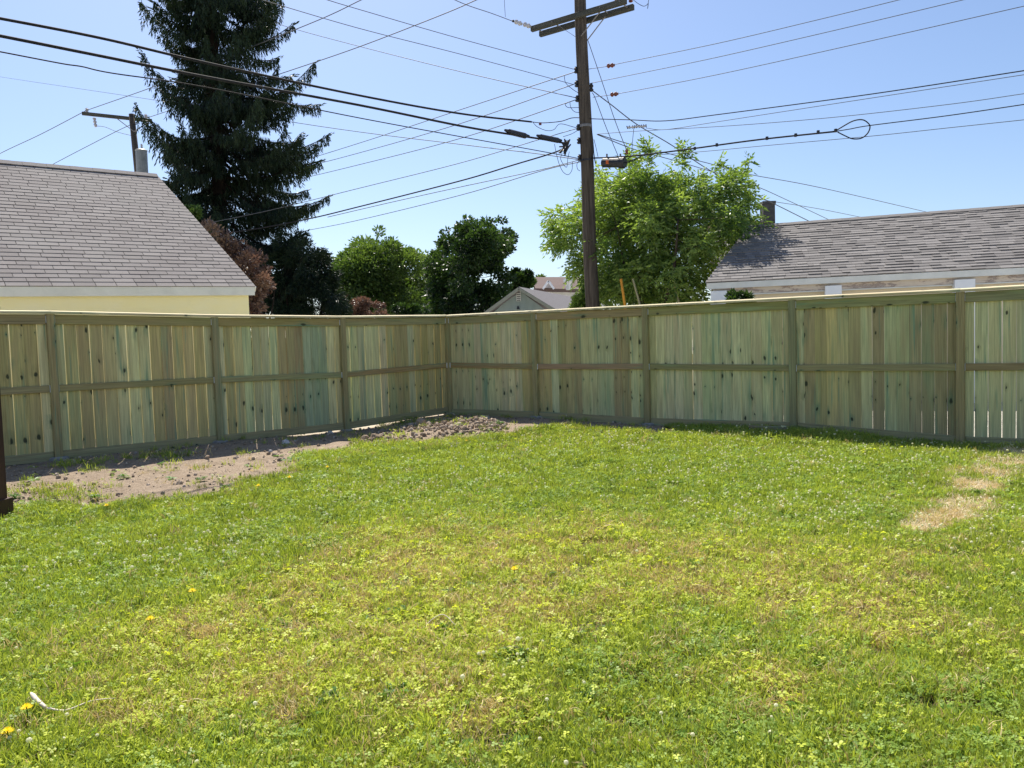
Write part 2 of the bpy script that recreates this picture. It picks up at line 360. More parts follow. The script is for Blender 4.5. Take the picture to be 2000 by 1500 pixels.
def poly_sd(x, y, poly):                                    # signed distance, positive inside
    x = np.asarray(x, float); y = np.asarray(y, float); d = np.full(x.shape, 1e9); ins = np.zeros(x.shape, bool)
    n = len(poly)
    for i in range(n):
        ax, ay = poly[i][:2]; bx, by = poly[(i+1)%n][:2]; ex, ey = bx-ax, by-ay
        t = np.clip(((x-ax)*ex+(y-ay)*ey)/(ex*ex+ey*ey+1e-9), 0, 1)
        d = np.minimum(d, np.hypot(x-ax-t*ex, y-ay-t*ey))
        c = ((ay > y) != (by > y)) & (x < (bx-ax)*(y-ay)/(by-ay+1e-12)+ax); ins ^= c
    return np.where(ins, d, -d)
_perm = RNG.random((64, 64))
def vnoise(x, y, s):
    x = np.asarray(x)*s+100; y = np.asarray(y)*s+100; xi = np.floor(x).astype(int); yi = np.floor(y).astype(int)
    fx = x-xi; fy = y-yi; fx = fx*fx*(3-2*fx); fy = fy*fy*(3-2*fy)
    g = lambda a, b: _perm[a % 64, b % 64]
    return (g(xi,yi)*(1-fx)+g(xi+1,yi)*fx)*(1-fy) + (g(xi,yi+1)*(1-fx)+g(xi+1,yi+1)*fx)*fy
def fbm(x, y, s): return (vnoise(x,y,s)+0.5*vnoise(x,y,s*2.1)+0.25*vnoise(x,y,s*4.3))/1.75
def gp(pts): return [tuple(G(a, b)[:2]) for a, b in pts]
yard = [tuple(left[-1]['bot'][:2]), tuple(left[3]['bot'][:2]), tuple(C0[:2]), tuple(R4[:2]), tuple(right[-1]['bot'][:2]), (9.5, -1), (-9, -1)]
dirt_poly = gp([(-160,1000),(20,1003),(90,975),(200,990),(300,978),(400,968),(480,958),(500,935),(580,930),(600,893),(700,872),(800,868),(860,862),(985,850),(1020,836),(1100,832),(1300,846)]) + \
    [tuple((right[2]['bot']-RN*0.6)[:2]), tuple((C0+np.array([0,1.2,0]))[:2]), tuple((left[-1]['bot']-LN*0.6)[:2])]
mulch_poly = gp([(690,866),(760,842),(850,822),(950,817),(985,830),(972,848),(880,854),(800,860),(740,872)])
straw_blobs = [(G(a,b), r) for a, b, r in [(1835,1010,.36),(1890,985,.34),(1800,1030,.22),(1905,955,.30),(1935,925,.34),(1965,905,.34),(1995,888,.34),(1865,925,.14)]]
def dirt_f(x, y): return np.clip(0.5 + poly_sd(x, y, dirt_poly)*1.8, 0, 1)
def straw_f(x, y):
    v = np.zeros(np.shape(x))
    for c, r in straw_blobs: v = np.maximum(v, np.exp(-(((x-c[0])**2+(y-c[1])**2)/(r*.84)**2)))
    return np.clip(v*2.2*(0.15+1.5*fbm(x, y, 3.5))-.2, 0, 1)
dry_blobs = [(G(a,b), r) for a, b, r in [(420,1260,.55),(620,1180,.7),(700,1320,.45),(850,1240,.5),(520,1340,.3),(1000,1110,.8),(780,1080,.9),(1150,1060,.9),(330,1230,.35),(1250,1150,.6),(900,1420,.25),(1450,1120,.6),(1650,1200,.4),(1700,1130,.6),(1500,1330,.25),(250,1400,.25),(1800,1250,.35)]]
def dry_f(x, y):
    v = np.zeros(np.shape(x))
    for c, r in dry_blobs: v = v + 1.0*np.exp(-(((x-c[0])**2+(y-c[1])**2)/r**2))
    return np.clip(v*(0.35+1.1*fbm(x, y, 1.7)) + 0.35*(fbm(x+9, y, 0.9)-0.45), 0, 1)
lush_poly = gp([(-200,1010),(500,960),(600,900),(1200,870),(2000,900),(2100,980),(1500,1000),(1000,1010),(700,1030),(350,1180),(-200,1290)])
def lush_f(x, y): return np.clip(0.5+poly_sd(x, y, lush_poly)*1.0, 0, 1)

fx = np.concatenate([[-900,-400,-180,-80,-40,-24,-16], np.arange(-12,-8,0.4), np.arange(-8,9,0.075), np.arange(9,13,0.4), [16,24,40,80,180,400,900]])
fy = np.concatenate([[-200,-60,-20,-6,-2], np.arange(0,4.5,0.1), np.arange(4.5,15,0.075), np.arange(15,20,0.4), [24,30,40,60,100,200,500,1200]])
GX, GY = np.meshgrid(fx, fy); GZ = height(GX, GY)
inside = poly_sd(GX, GY, yard)
dm = np.clip(poly_sd(GX, GY, dirt_poly)*2+0.4, 0, 1)*(inside > 0)
mm = np.clip(poly_sd(GX, GY, mulch_poly)*3.0+0.2, 0, 1)
GZ = GZ + dm*(0.05*(fbm(GX, GY, 2.2)-0.5)+0.03*(fbm(GX+5, GY, 7)-0.5)) + mm*(0.0+0.07*fbm(GX, GY, 3)) + (1-dm)*0.03*(fbm(GX, GY, 1.1)-0.5)*(inside > 0)
ny, nx = GX.shape; idx = np.arange(ny*nx).reshape(ny, nx)
quads = np.stack([idx[:-1,:-1], idx[:-1,1:], idx[1:,1:], idx[1:,:-1]], -1).reshape(-1, 4)
x_, y_ = GX.ravel(), GY.ravel()
grav = np.clip(0.1-inside.ravel()*2.0, 0, 1)*0.9
me = mesh_np('ground', np.stack([x_, y_, GZ.ravel()], -1), quads, M_GROUND, True,
             {'dirt': dirt_f(x_, y_), 'dry': np.clip(dry_f(x_, y_)*0.25+straw_f(x_, y_), 0, 1), 'gravel': grav})
tag(put('ground', me), kind='structure')
def gh(x, y):                                                # height of the finished ground sheet (bilinear)
    x = np.atleast_1d(x); y = np.atleast_1d(y)
    i = np.clip(np.searchsorted(fx, x)-1, 0, nx-2); j = np.clip(np.searchsorted(fy, y)-1, 0, ny-2)
    a = (x-fx[i])/(fx[i+1]-fx[i]); b = (y-fy[j])/(fy[j+1]-fy[j])
    return (GZ[j,i]*(1-a)+GZ[j,i+1]*a)*(1-b)+(GZ[j+1,i]*(1-a)+GZ[j+1,i+1]*a)*b

# ------------------------------------------------------------------ the board fence
GREENS = [(0.68,0.62,0.31),(0.63,0.60,0.31),(0.74,0.66,0.36),(0.66,0.62,0.30),(0.60,0.59,0.30)]
TANS = [(0.60,0.49,0.21),(0.54,0.45,0.18),(0.60,0.52,0.24),(0.52,0.44,0.19)]
BROWNS = [(0.44,0.35,0.17),(0.40,0.33,0.17)]
TEALS = [(0.46,0.52,0.30),(0.50,0.54,0.30)]
PICK_W, PICK_T = 0.139, 0.017
picket_me = [box_mesh('picket', -PICK_W/2, PICK_W/2, -PICK_T/2, PICK_T/2, 0, 1.75, M_WOOD)]
for k in range(3):                                           # slightly bowed edges
    V, Fc = box_vf(-PICK_W/2+0.001*k, PICK_W/2-0.0015*k, -PICK_T/2, PICK_T/2, 0, 1.75)
    picket_me.append(mesh_np('picket', V, Fc, M_WOOD))
def build_fence(name, label, posts, D, Nn, mix_fn, gap_fn, skip_first_post=False):
    root = thing(name, posts[0]['bot'], label, 'fence'); name_l = label.startswith('left')
    rr = random.Random(len(name))
    pc = lambda: (*[c*rr.uniform(0.85,1.1) for c in rr.choice([(0.36,0.28,0.13),(0.34,0.29,0.14),(0.39,0.31,0.155)])], rr.random())
    for i, p in enumerate(posts):
        if i == 0 and skip_first_post: continue
        b = p['bot']-np.array([0,0,0.12]); tp = p['top']
        beam('post', b, tp, 0.092, 0.092, D, M_WOOD, root, 0.006, pc())
        # concrete collar at the foot
        cz = p['bot'][2]
        c = []
        n = 9; ph = rr.random()*6
        for h_, r_ in ((-0.12, 0.13), (0.012, 0.12), (0.03, 0.085)):
            c += [(r_*(1+0.15*math.sin(3*a+ph))*math.cos(a), r_*(1+0.15*math.cos(2*a+ph))*math.sin(a), h_) for a in [2*math.pi*k/n for k in range(n)]]
        fc = [(r_*n+k, r_*n+(k+1)%n, (r_+1)*n+(k+1)%n, (r_+1)*n+k) for r_ in range(2) for k in range(n)] + [tuple(2*n+k for k in range(n))]
        put('footing', mesh_np('footing', c, fc, M_CONC, False), T((p['bot'][0], p['bot'][1], cz)), root)
    for i in range(len(posts)-1):
        a, b = posts[i], posts[i+1]; span = np.linalg.norm((b['top']-a['top'])[:2]); hw = 0.049
        e = lambda q, dz, s: (a[q] + (b[q]-a[q])*(s/span)) + np.array([0,0,dz])
        yaw = Nn*0.0
        # rails sit between the posts, on the yard side of the pickets
        back = -Nn*0.008
        beam('top_rail', e('top',-0.066,hw+0.004)+back, e('top',-0.066,span-hw-0.004)+back, 0.125, 0.036, (0,0,1), M_WOOD, root, 0.004, pc())
        beam('middle_rail', e('mid',0,hw+0.005)+back, e('mid',0,span-hw-0.006)+back, 0.088, 0.036, (0,0,1), M_WOOD, root, 0.004, pc())
        kb = beam('kickboard', e('bot',0.042+(0.04 if (name_l and i <= 1) else 0),hw+0.003)+back, e('bot',0.042+(0.04 if (name_l and i == 0) else 0),span-hw-0.003)+back, 0.118, 0.034, (0,0,1), M_WOOD, root, 0.004, (*[c*1.0 for c in (0.38,0.33,0.17)], rr.random()))
        # galvanised rail brackets seen as bright slivers at the joints
        for q, dz in (('top', -0.066), ('mid', 0.0)):
            for s in (hw+0.001, span-hw-0.001):
                pt = e(q, dz, s)+Nn*0.012
                put('rail_bracket', box_mesh('rail_bracket', -0.0015, 0.0015, -0.012, 0.012, -0.045, 0.045, M_PILAST), frame(pt, D, np.cross((0,0,1), D), (0,0,1)), root)
        # pickets
        n = max(8, round((span-0.0)/0.1455)); step = span/n; gap_on = gap_fn(i)
        s = 0.0; k = 0; seed = rr.random(); kind = rr.random()
        while k < n:
            run = rr.choice([1,1,1,2,2,3])
            colr = mix_fn(rr, i, k/n); seed = rr.random()
            for _ in range(run):
                if k >= n: break
                sc = (k+0.5)*step
                top = a['top']+(b['top']-a['top'])*(sc/span); bt = a['bot']+(b['bot']-a['bot'])*(sc/span)
                z0 = bt[2]+0.035; z1 = top[2]-0.012; hh = z1-z0
                tilt = rr.uniform(-0.0018, 0.0018)*(1.5 if gap_on > 0.5 else 0.6)
                wid = (step-rr.uniform(0.004,0.0095))/PICK_W if rr.random() < gap_on else (step-0.0012)/PICK_W
                zz = unit(np.array([0,0,1.0])+D*tilt); xx = unit(D - zz*(D@zz)); yy = np.cross(zz, xx)
                pos = np.array([top[0], top[1], z0]) - Nn*(0.036+rr.uniform(-0.0015, 0.0015))
                M = frame(pos, xx, yy, zz) @ Matrix.Diagonal((wid, 1, hh/1.75, 1))
                o = put('picket', rr.choice(picket_me), M, root)
                j = rr.uniform(0.82, 1.12); o.color = (*[c*j*rr.uniform(0.97,1.03) for c in colr], (seed+rr.uniform(-0.0012,0.0012)) % 1)
                k += 1
        # cap board
        c0 = a['top'] + np.array([0,0,0.019]); c1 = b['top'] + np.array([0,0,0.019])
        dd = unit(c1-c0); c0 = c0 + dd*0.0015; c1 = c1 - dd*0.0015
        beam('cap_board', c0+[0,0,0.006], c1+[0,0,0.006], 0.14, 0.032, Nn-np.array([0,0,0.13]), M_WOOD, root, 0.006, (0.66,0.57,0.36,rr.random()))
    return root
def mixL(rr, i, u):
    x = rr.random()
    if x < 0.45: return rr.choice(TANS)
    if x < 0.80: return rr.choice(GREENS)
    if x < 0.95: return rr.choice(BROWNS)
    return rr.choice(TEALS)
def mixR(rr, i, u):
    x = rr.random()
    if x < 0.62: return rr.choice(GREENS)
    if x < 0.76: return rr.choice(TANS)
    if x < 0.93: return rr.choice(BROWNS)
    return rr.choice(TEALS)
build_fence('board_fence', 'left run of new treated pine fence, backed by bare dirt, light showing between its boards', left, LD, LN, mixL, lambda i: 0.85)
build_fence('board_fence', 'right run of new greenish pine fence rising out of the grass, nearly gap free', right, RD, RN, mixR, lambda i: 0.15 if i < 4 else 0.7, True)

# dark brown post at the left frame edge
g = G(6, 1012); g[2] = gh(g[0], g[1])[0]
bp = thing('brown_post', g, 'dark brown stained post with peaked cap at the left edge of the lawn', 'post')
rx = unit(np.array([1.0, 0.0, 0])); ry = np.array([0,1.0,0])
edge = G(20, 1000)[0]
ctr = np.array([edge+0.012, g[1], g[2]])
beam('shaft', ctr+[0,0,0.02], ctr+[0,0,1.93], 0.13, 0.13, rx, M_BROWN, bp, 0.008)
V = [(-.09,-.09,0),(.09,-.09,0),(.09,.09,0),(-.09,.09,0),(-.09,-.09,.03),(.09,-.09,.03),(.09,.09,.03),(-.09,.09,.03),(0,0,.10)]
put('cap', mesh_np('cap', V, [(3,2,1,0),(0,1,5,4),(1,2,6,5),(2,3,7,6),(3,0,4,7),(4,5,8),(5,6,8),(6,7,8),(7,4,8)], M_BROWN), T(ctr+[0,0,1.93]), bp)
put('base_block', box_mesh('base_block', -.10,.105,-.10,.09,0,.20, M_BROWN), T(ctr+[-0.01,0,-0.02]), bp)
beam('base_board', ctr+[-0.5,-0.125,0.09], ctr+[0.07,-0.125,0.09], 0.07, 0.03, (0,0,1), M_CONC, bp, 0.004)

# ------------------------------------------------------------------ roofs with shingles
def plane_hit(px, py, p0, n): d = ray(px, py); return CAM + d*(((p0-CAM)@n)/(d@n))
def tab_vf(w_, l_, t_):
    V = [(0,0,0),(w_,0,0),(w_,l_,0),(0,l_,0),(0,0,t_),(w_,0,t_),(w_,l_,0.002),(0,l_,0.002)]
    return V, BOXF
def shingle_roof(root, E0, E1, R1, R0, mat, expo, tabw, thick, gap, ext_u=0.0, laminate=False, deck_mat=None, n_parts=300, seed=3, right_end=True, over=0.0):
    """E0,E1 eave ends, R1,R0 ridge ends; E1/R1 is the visible gable side; ext_u extends past E0/R0"""
    rr = random.Random(seed)
    u = unit(E0-E1); n = unit(np.cross(E0-E1, R1-E1)); n = n if n[2] > 0 else -n
    v = np.cross(n, u); v = v if v[2] > 0 else -v
    if np.cross(u, v)@n < 0: flip = True
    else: flip = False
    q = lambda p: ((p-E1)@u, (p-E1)@v)
    LU = q(E0)[0]+ext_u; r1 = q(R1); r0 = q(R0); vt = r1[1]
    slope_r = r1[0]/max(r1[1],1e-6)
    vtop = lambda uu: r1[1]+(r0[1]-r1[1])*(uu-r1[0])/(r0[0]-r1[0])
    W = lambda a, b, c=0: E1+u*a+v*b+n*c
    th = 0.10
    ring = [W(0,0),W(LU,0),W(LU,vtop(LU)),W(r1[0],r1[1])]
    V = ring+[p-n*th for p in ring]
    deck = put('roof', mesh_np('roof', [p-E1 for p in V], [(0,1,2,3),(7,6,5,4),(0,4,5,1),(1,5,6,2),(2,6,7,3),(3,7,4,0)], deck_mat or M_DECK), T(E1), root)
    M0 = frame(E1, u, v, n)
    tabs = []; row = 0; b = -0.015
    while True:
        if b > max(vtop(0), vtop(LU)): break
        a = slope_r*max(b,0) - 0.012; off = (row % 2)*tabw/2 + rr.uniform(-0.008, 0.008)
        if row % 7 == 0: off += rr.uniform(0, tabw)
        a0 = a; nxt = a + tabw*0.5 if row % 2 else a+tabw
        nxt = a + ((off) % tabw) if (off % tabw) > 0.04 else a+tabw
        rowj = rr.uniform(-0.003, 0.003)
        while a < LU:
            if laminate: nxt = a + rr.uniform(0.10, 0.34)
            e = min(nxt, LU); vv = min(expo*1.02, vtop(min(max(a,0),LU))-b+0.01)
            if vv > 0.02 and e-a > 0.03: tabs.append((a, b+rowj, e-a-gap, vv, rr.random(), rr.random()))
            a = nxt; nxt = a+tabw
        b += expo; row += 1
    def vis(tb):                                            # nearest tabs first
        c = W(tb[0]+tb[2]/2, tb[1]); d = c-CAM; px = 1000+F*(d@_r)/(d@_f)
        return (0 if -40 < px < 2040 else 1, np.linalg.norm(d))
    tabs.sort(key=vis)
    base = mesh_np('shingle', *tab_vf(1, 1, 1), mat)
    for tb in tabs[:n_parts]:
        a, b_, w_, l_, t1, t2 = tb
        tk = thick*(1.9 if (laminate and t2 > 0.5) else 1.0)*(1+0.3*(t2-0.5))
        M = M0 @ T((a, b_, 0.001)) @ Matrix.Diagonal((w_, l_, tk, 1))
        o = put('shingle', base, M, deck); o.color = (t1, 0, 0, 1)
    VV, FF, tint = [], [], []
    for tb in tabs[n_parts:]:
        a, b_, w_, l_, t1, t2 = tb; tk = thick*(1.9 if (laminate and t2 > 0.5) else 1.0)*(1+0.3*(t2-0.5)); o_ = len(VV)
        for p in [(0,0,0),(w_,0,0),(w_,l_,0),(0,l_,0),(0,0,tk),(w_,0,tk),(w_,l_,0.002),(0,l_,0.002)]:
            VV.append((a+p[0], b_+p[1], 0.001+p[2])); tint.append(t1)
        FF += [tuple(i+o_ for i in f) for f in BOXF]
    if VV:
        o = put('shingle_courses', mesh_np('shingle_courses', VV, np.array(FF), mat, False, {'tint': tint}), M0, deck); o.color = (0,0,0,1); o['kind'] = 'stuff'
    # ridge cap pieces joined along the ridge
    ax, ay = np.array(W(*r1)), np.array(W(LU, vtop(LU)))
    k = 0; Lr = np.linalg.norm(ay-ax); d = unit(ay-ax); bits = []
    while k*0.2 < Lr:
        c = ax+d*(k*0.2+0.1); z = n*0.02+n*0.004*(k % 2)
        V, Fc = [], BOXF
        for sx, sy, sz in [(-.11,-.13,0),(.11,-.13,0),(.11,.0,.0),(-.11,.0,.0),(-.11,-.13,.012),(.11,-.13,.012),(.11,.0,.02),(-.11,.0,.02)]:
            V.append(c+d*sx+v*sy+n*(sz+0.014+0.003*(k % 2))-E1)
        bits.append((V, Fc)); k += 1
    VV, FF = join_vf(bits); o = put('ridge_cap', mesh_np('ridge_cap', VV, FF, mat, False, {'tint': [0.4+0.3*((i//8) % 2) for i in range(len(VV))]}), T(E1), deck); o.color = (0,0,0,1)
    o['kind'] = 'stuff'
    return deck, dict(u=u, v=v, n=n, LU=LU, W=W, r1=r1, vtop=vtop)
def horiz(v): v = np.array([v[0], v[1], 0.0]); return unit(v)
def slab(name, A, B, z0, z1, depth, outward, mat, parent):   # vertical board between plan points A-B (with own heights), thickness 'depth' behind face
    A = np.array(A, float); B = np.array(B, float); o = np.array(outward, float)
    V = [A-o*depth, B-o*depth, B, A]; V = [p+np.array([0,0,z0]) for p in V] + [p+np.array([0,0,z1]) for p in V]
    return put(name, mesh_np(name, [p-A for p in V], BOXF, mat), T(A), parent)

# left yellow garage
ux = np.array([math.sin(math.radians(50)), math.cos(math.radians(50)), 0])
E1 = P(497, 559, 14.0); E0 = col_on_line(0, 558, E1, E1-ux)
R0 = None
bk = np.array([-ux[1], ux[0], 0])
ridge_a = E0+bk*3.55; R0 = col_on_line(0, 315, ridge_a, ridge_a+ux)
nrm = unit(np.cross(E0-E1, R0-E1)); nrm = nrm if nrm[2] > 0 else -nrm
R1 = plane_hit(305, 342, E1, nrm)
gz = 0.2
gar = thing('garage', (E1[0], E1[1], gz), 'pale yellow garage with grey brown shingle roof behind the left fence', 'garage')
deck, rf = shingle_roof(gar, E0, E1, R1, R0, M_SHL, 0.127, 0.305, 0.008, 0.010, ext_u=3.2)
uo = horiz(rf['u']); outw = -horiz(rf['v']) if (-horiz(rf['v']))@(CAM-E1) > 0 else horiz(rf['v'])
outw = outw - uo*(outw@uo); outw = unit(outw)
Ee = rf['W'](rf['LU'], 0)
slab('fascia', E1+np.array([0,0,-0.012])+outw*0.004, Ee+np.array([0,0,-0.012])+outw*0.004, -0.15, 0.0, 0.03, outw, M_WHITE, gar)
# soffit and walls
wi = E1 + uo*0.08 - outw*0.10; we = Ee - outw*0.10
def wall_poly(name, A, B, topA, topB, z0, depth, outward, mat, parent):
    A = np.array(A, float); B = np.array(B, float); o = np.array(outward, float)
    V = []
    for p, t in ((A-o*depth, topA), (B-o*depth, topB), (B, topB), (A, topA)): V.append((p[0], p[1], z0))
    for p, t in ((A-o*depth, topA), (B-o*depth, topB), (B, topB), (A, topA)): V.append((p[0], p[1], t))
    V = [np.array(q)-A*[1,1,0] for q in V]
    return put(name, mesh_np(name, V, BOXF, mat), T((A[0], A[1], 0)), parent)
wall_poly('front_wall', wi, we, E1[2]-0.09, Ee[2]-0.09, gz-0.1, 0.15, outw, M_YWALL, gar)
# gable wall at the right end and far side
bw = -outw*7.0
rkd = (R1-E1)*[1,1,0]; gp_ = [wi+rkd*0.05, wi+rkd, wi+rkd*1.95]
V = [(gp_[0][0],gp_[0][1],gz-0.1),(gp_[2][0],gp_[2][1],gz-0.1),(gp_[2][0],gp_[2][1],E1[2]-0.1),(gp_[1][0],gp_[1][1],R1[2]-0.30),(gp_[0][0],gp_[0][1],E1[2]-0.1)]
V2 = [tuple(np.array(p)+uo*0.15) for p in V]
put('gable_wall', mesh_np('gable_wall', V+V2, [(0,1,2,3,4),(9,8,7,6,5)]+[(i,(i+1)%5,5+(i+1)%5,5+i) for i in range(5)], M_YWALL), Matrix(), gar)
# rear roof slope
bs = [R1, rf['W'](rf['LU'], rf['vtop'](rf['LU']))]; dn = -outw*3.5+np.array([0,0,-(R1[2]-E1[2])])
V = [bs[0], bs[1], bs[1]+dn, bs[0]+dn]; V = V+[p-np.array([0,0,0.1]) for p in V]
put('rear_roof', mesh_np('rear_roof', V, [(0,1,2,3),(7,6,5,4),(0,4,5,1),(1,5,6,2),(2,6,7,3),(3,7,4,0)], M_SHL), T((0,0,-0.01)), gar)
# rake trim
rk = beam('rake_board', E1-uo*0.012+np.array([0,0,-0.06]), R1-uo*0.012+np.array([0,0,-0.06]), 0.02, 0.10, uo, M_WHITE, gar, 0.002)
vent = box_mesh('wall_fitting', -0.02,0.02,-0.02,0.02,-0.02,0.02, M_DARK)

# right cream garage
E0r = P(2000, 521, 14.0); E1r = P(1380, 552, 15.6)
fz = (E0r[2]+E1r[2])/2; 
ur = horiz(E0r-E1r); br = np.array([-ur[1], ur[0], 0]); br = br if br[1] > 0 else -br
ra = E0r+br*3.0; R0r = col_on_line(2000, 402, ra, ra+ur)
nr = unit(np.cross(E0r-E1r, R0r-E1r)); nr = nr if nr[2] > 0 else -nr
R1r = plane_hit(1463, 443, E1r, nr)
gr = thing('garage', (E1r[0], E1r[1], gz), 'long cream garage with laminated grey shingles and white pilasters behind the right fence', 'garage')
deckr, rr_ = shingle_roof(gr, E0r, E1r, R1r, R0r, M_SHR, 0.143, 0.30, 0.010, 0.004, ext_u=3.5, laminate=True, seed=9)
uor = horiz(rr_['u']); owr = -br
Eer = rr_['W'](rr_['LU'], 0)
slab('fascia', E1r+np.array([0,0,-0.014])+owr*0.01, Eer+np.array([0,0,-0.014])+owr*0.01, -0.12, 0.0, 0.03, owr, M_WHITE, gr)
slab('frieze', E1r-owr*0.06+uor*0.12, Eer-owr*0.06, -0.255, -0.10, 0.06, owr, M_PEEL, gr)
slab('bed_moulding', E1r-owr*0.045+uor*0.12, Eer-owr*0.045, -0.278, -0.258, 0.07, owr, M_WHITE, gr)
wa = E1r-owr*0.16+uor*0.14; wb = Eer-owr*0.16
wall_poly('front_wall', wa, wb, E1r[2]-0.27, Eer[2]-0.27, gz-0.1, 0.15, owr, M_CREAM, gr)
for px0, px1, y in ((1388, 1420, 575), (1612, 1644, 567), (1865, 1905, 556)):
    a_ = col_on_line(px0, y, wa+owr*0.20, wb+owr*0.20); b_ = col_on_line(px1, y, wa+owr*0.20, wb+owr*0.20)
    top = E1r[2] + (Eer[2]-E1r[2])*np.linalg.norm((a_-E1r)[:2])/np.linalg.norm((Eer-E1r)[:2]) - 0.18
    wall_poly('pilaster', a_, b_, top, top, gz-0.1, 0.2, owr, M_PILAST, gr)
rkr = (R1r-E1r)*[1,1,0]; gq = [wa+rkr*0.06, wa+rkr, wa+rkr*1.95]
V = [(gq[0][0],gq[0][1],gz-0.1),(gq[2][0],gq[2][1],gz-0.1),(gq[2][0],gq[2][1],E1r[2]-0.1),(gq[1][0],gq[1][1],R1r[2]-0.35),(gq[0][0],gq[0][1],E1r[2]-0.1)]
V2 = [tuple(np.array(p)+uor*0.15) for p in V]
put('gable_wall', mesh_np('gable_wall', V+V2, [(0,1,2,3,4),(9,8,7,6,5)]+[(i,(i+1)%5,5+(i+1)%5,5+i) for i in range(5)], M_CREAM), Matrix(), gr)
bs = [R1r, rr_['W'](rr_['LU'], rr_['vtop'](rr_['LU']))]; dn = -owr*3.0+np.array([0,0,-(R1r[2]-E1r[2])])
V = [bs[0], bs[1], bs[1]+dn, bs[0]+dn]; V = V+[p-np.array([0,0,0.1]) for p in V]
put('rear_roof', mesh_np('rear_roof', V, [(0,1,2,3),(7,6,5,4),(0,4,5,1),(1,5,6,2),(2,6,7,3),(3,7,4,0)], M_SHR), T((0,0,-0.01)), gr)

def solid_roof(name, corners, th, mat, parent):
    V = [np.array(p) for p in corners]; V = V+[p-np.array([0,0,th]) for p in V]
    return put(name, mesh_np(name, V, [(0,1,2,3),(7,6,5,4),(0,4,5,1),(1,5,6,2),(2,6,7,3),(3,7,4,0)], mat, False, {'tint': [0.5]*8}), Matrix(), parent)
# house behind the right garage: dark roof edge and chimney
Zb = 24.0
hb = thing('house', (P(1480,600,Zb)[0], Zb, gz), 'dark roofed house with a square masonry chimney, mostly hidden by tree and cream garage', 'house')
A_ = P(1405, 418, Zb+1.5); B_ = P(1560, 446, Zb-0.5)
wl = P(1425, 470, Zb); wr = P(1560, 470, Zb-0.5)
solid_roof('roof', [A_, B_, B_+np.array([0.5,4,-0.3]), A_+np.array([0.5,4,0.2])], 0.14, M_SHF, hb)
V = [(wl[0],wl[1],gz),(wr[0],wr[1],gz),(wr[0]+.3,wr[1]+3.5,gz),(wl[0]+.3,wl[1]+3.5,gz),(wl[0],wl[1],P(1425,423,Zb)[2]-0.05),(wr[0],wr[1],P(1560,449,Zb-0.5)[2]-0.05),(wr[0]+.3,wr[1]+3.5,P(1560,449,Zb)[2]-0.3),(wl[0]+.3,wl[1]+3.5,P(1425,423,Zb)[2]-0.1)]
put('wall', mesh_np('wall', V, BOXF, simple('dark grey siding', (0.16,0.15,0.14), (0.22,0.20,0.19), 4)), Matrix(), hb)  # wall siding in mottled dark grey
slab('corner_trim', (P(1436,480,Zb-0.2)[0], Zb-0.25, 0), (P(1440,480,Zb-0.2)[0], Zb-0.25, 0), gz, P(1436,468,Zb)[2], 0.04, (0,-1,0), M_WHITE, hb)
c0 = P(1488, 440, Zb+0.5); c1 = P(1510, 400, Zb+0.5)
chw = (c1[0]-c0[0])/2
chim = put('chimney', chamf_mesh('chimney', 2*chw, 2*chw, c1[2]-c0[2]+0.8, 0.01, M_BRICK), T(((c0[0]+c1[0])/2, Zb+0.5, c0[2]-0.8)), hb)
put('chimney_cap', chamf_mesh('chimney_cap', 2*chw+0.05, 2*chw+0.05, 0.09, 0.01, M_BRICK), T(((c0[0]+c1[0])/2, Zb+0.5, c1[2])), chim)

# green gabled shed
Zg = 26.0
gl = P(935, 618, Zg); gm = P(1013, 561, Zg); grr = P(1092, 609, Zg)
sh = thing('shed', (gm[0], Zg, gz), 'small grey green gabled garage showing above the fence left of the utility pole', 'garage')
zL, zR = gl[2]-0.12, grr[2]-0.12
V = [(gl[0]+.2,Zg,gz),(grr[0]-.2,Zg,gz),(grr[0]-.2,Zg,zR),(gm[0],Zg,gm[2]-0.10),(gl[0]+.2,Zg,zL)]
V2 = [(p[0], p[1]+6.0, p[2]) for p in V]
put('wall', mesh_np('wall', V+V2, [(0,1,2,3,4),(9,8,7,6,5)]+[(i,(i+1)%5,5+(i+1)%5,5+i) for i in range(5)], M_GREENWALL), Matrix(), sh)
dirv = unit(np.array([P(1130,561,30)[0]-gm[0], 4.5, 0])); bkv = np.array([2.3, 6.3, 0.0])
fo = np.array([0,-0.25,0])
lo = gl+(gl-gm)*0.03; hi = grr+(grr-gm)*0.03
rr2 = solid_roof('roof', [gm+fo, hi+fo, hi+bkv, gm+bkv], 0.12, M_SHG, sh)
solid_roof('roof', [lo+fo, gm+fo, gm+bkv, lo+bkv], 0.12, M_SHG, sh)
for a_, b_ in ((lo, gm), (gm, hi)):
    beam('rake_board', a_+fo+np.array([0,-0.02,-0.07]), b_+fo+np.array([0,-0.02,-0.07]), 0.03, 0.10, (0,1,0), M_TRIMG, sh, 0.004)
for k in range(9):                                       # board joints of the siding
    x = gl[0]+0.35+k*(grr[0]-gl[0]-0.7)/8
    topz = gm[2]-0.25-abs(x-gm[0])*(gm[2]-gl[2])/(gm[0]-gl[0])
    put('siding_batten', box_mesh('siding_batten', -0.015,0.015,-0.02,0.0,0,topz-gz, M_GREENWALL), T((x,Zg,gz)), sh)
vv = P(1013, 588, Zg); vt = P(1013, 566, Zg)
vent = put('gable_vent', box_mesh('gable_vent', -0.075,0.075,-0.03,0.0,0,vt[2]-vv[2], M_WHITE), T((vv[0],Zg-0.02,vv[2])), sh)
nn = 6
for k in range(nn): put('slat', box_mesh('slat', -0.06,0.06,-0.045,-0.031,0,(vt[2]-vv[2])/nn*0.45, M_VENT), T((vv[0],Zg-0.02,vv[2]+0.01+k*(vt[2]-vv[2])/nn)), vent)
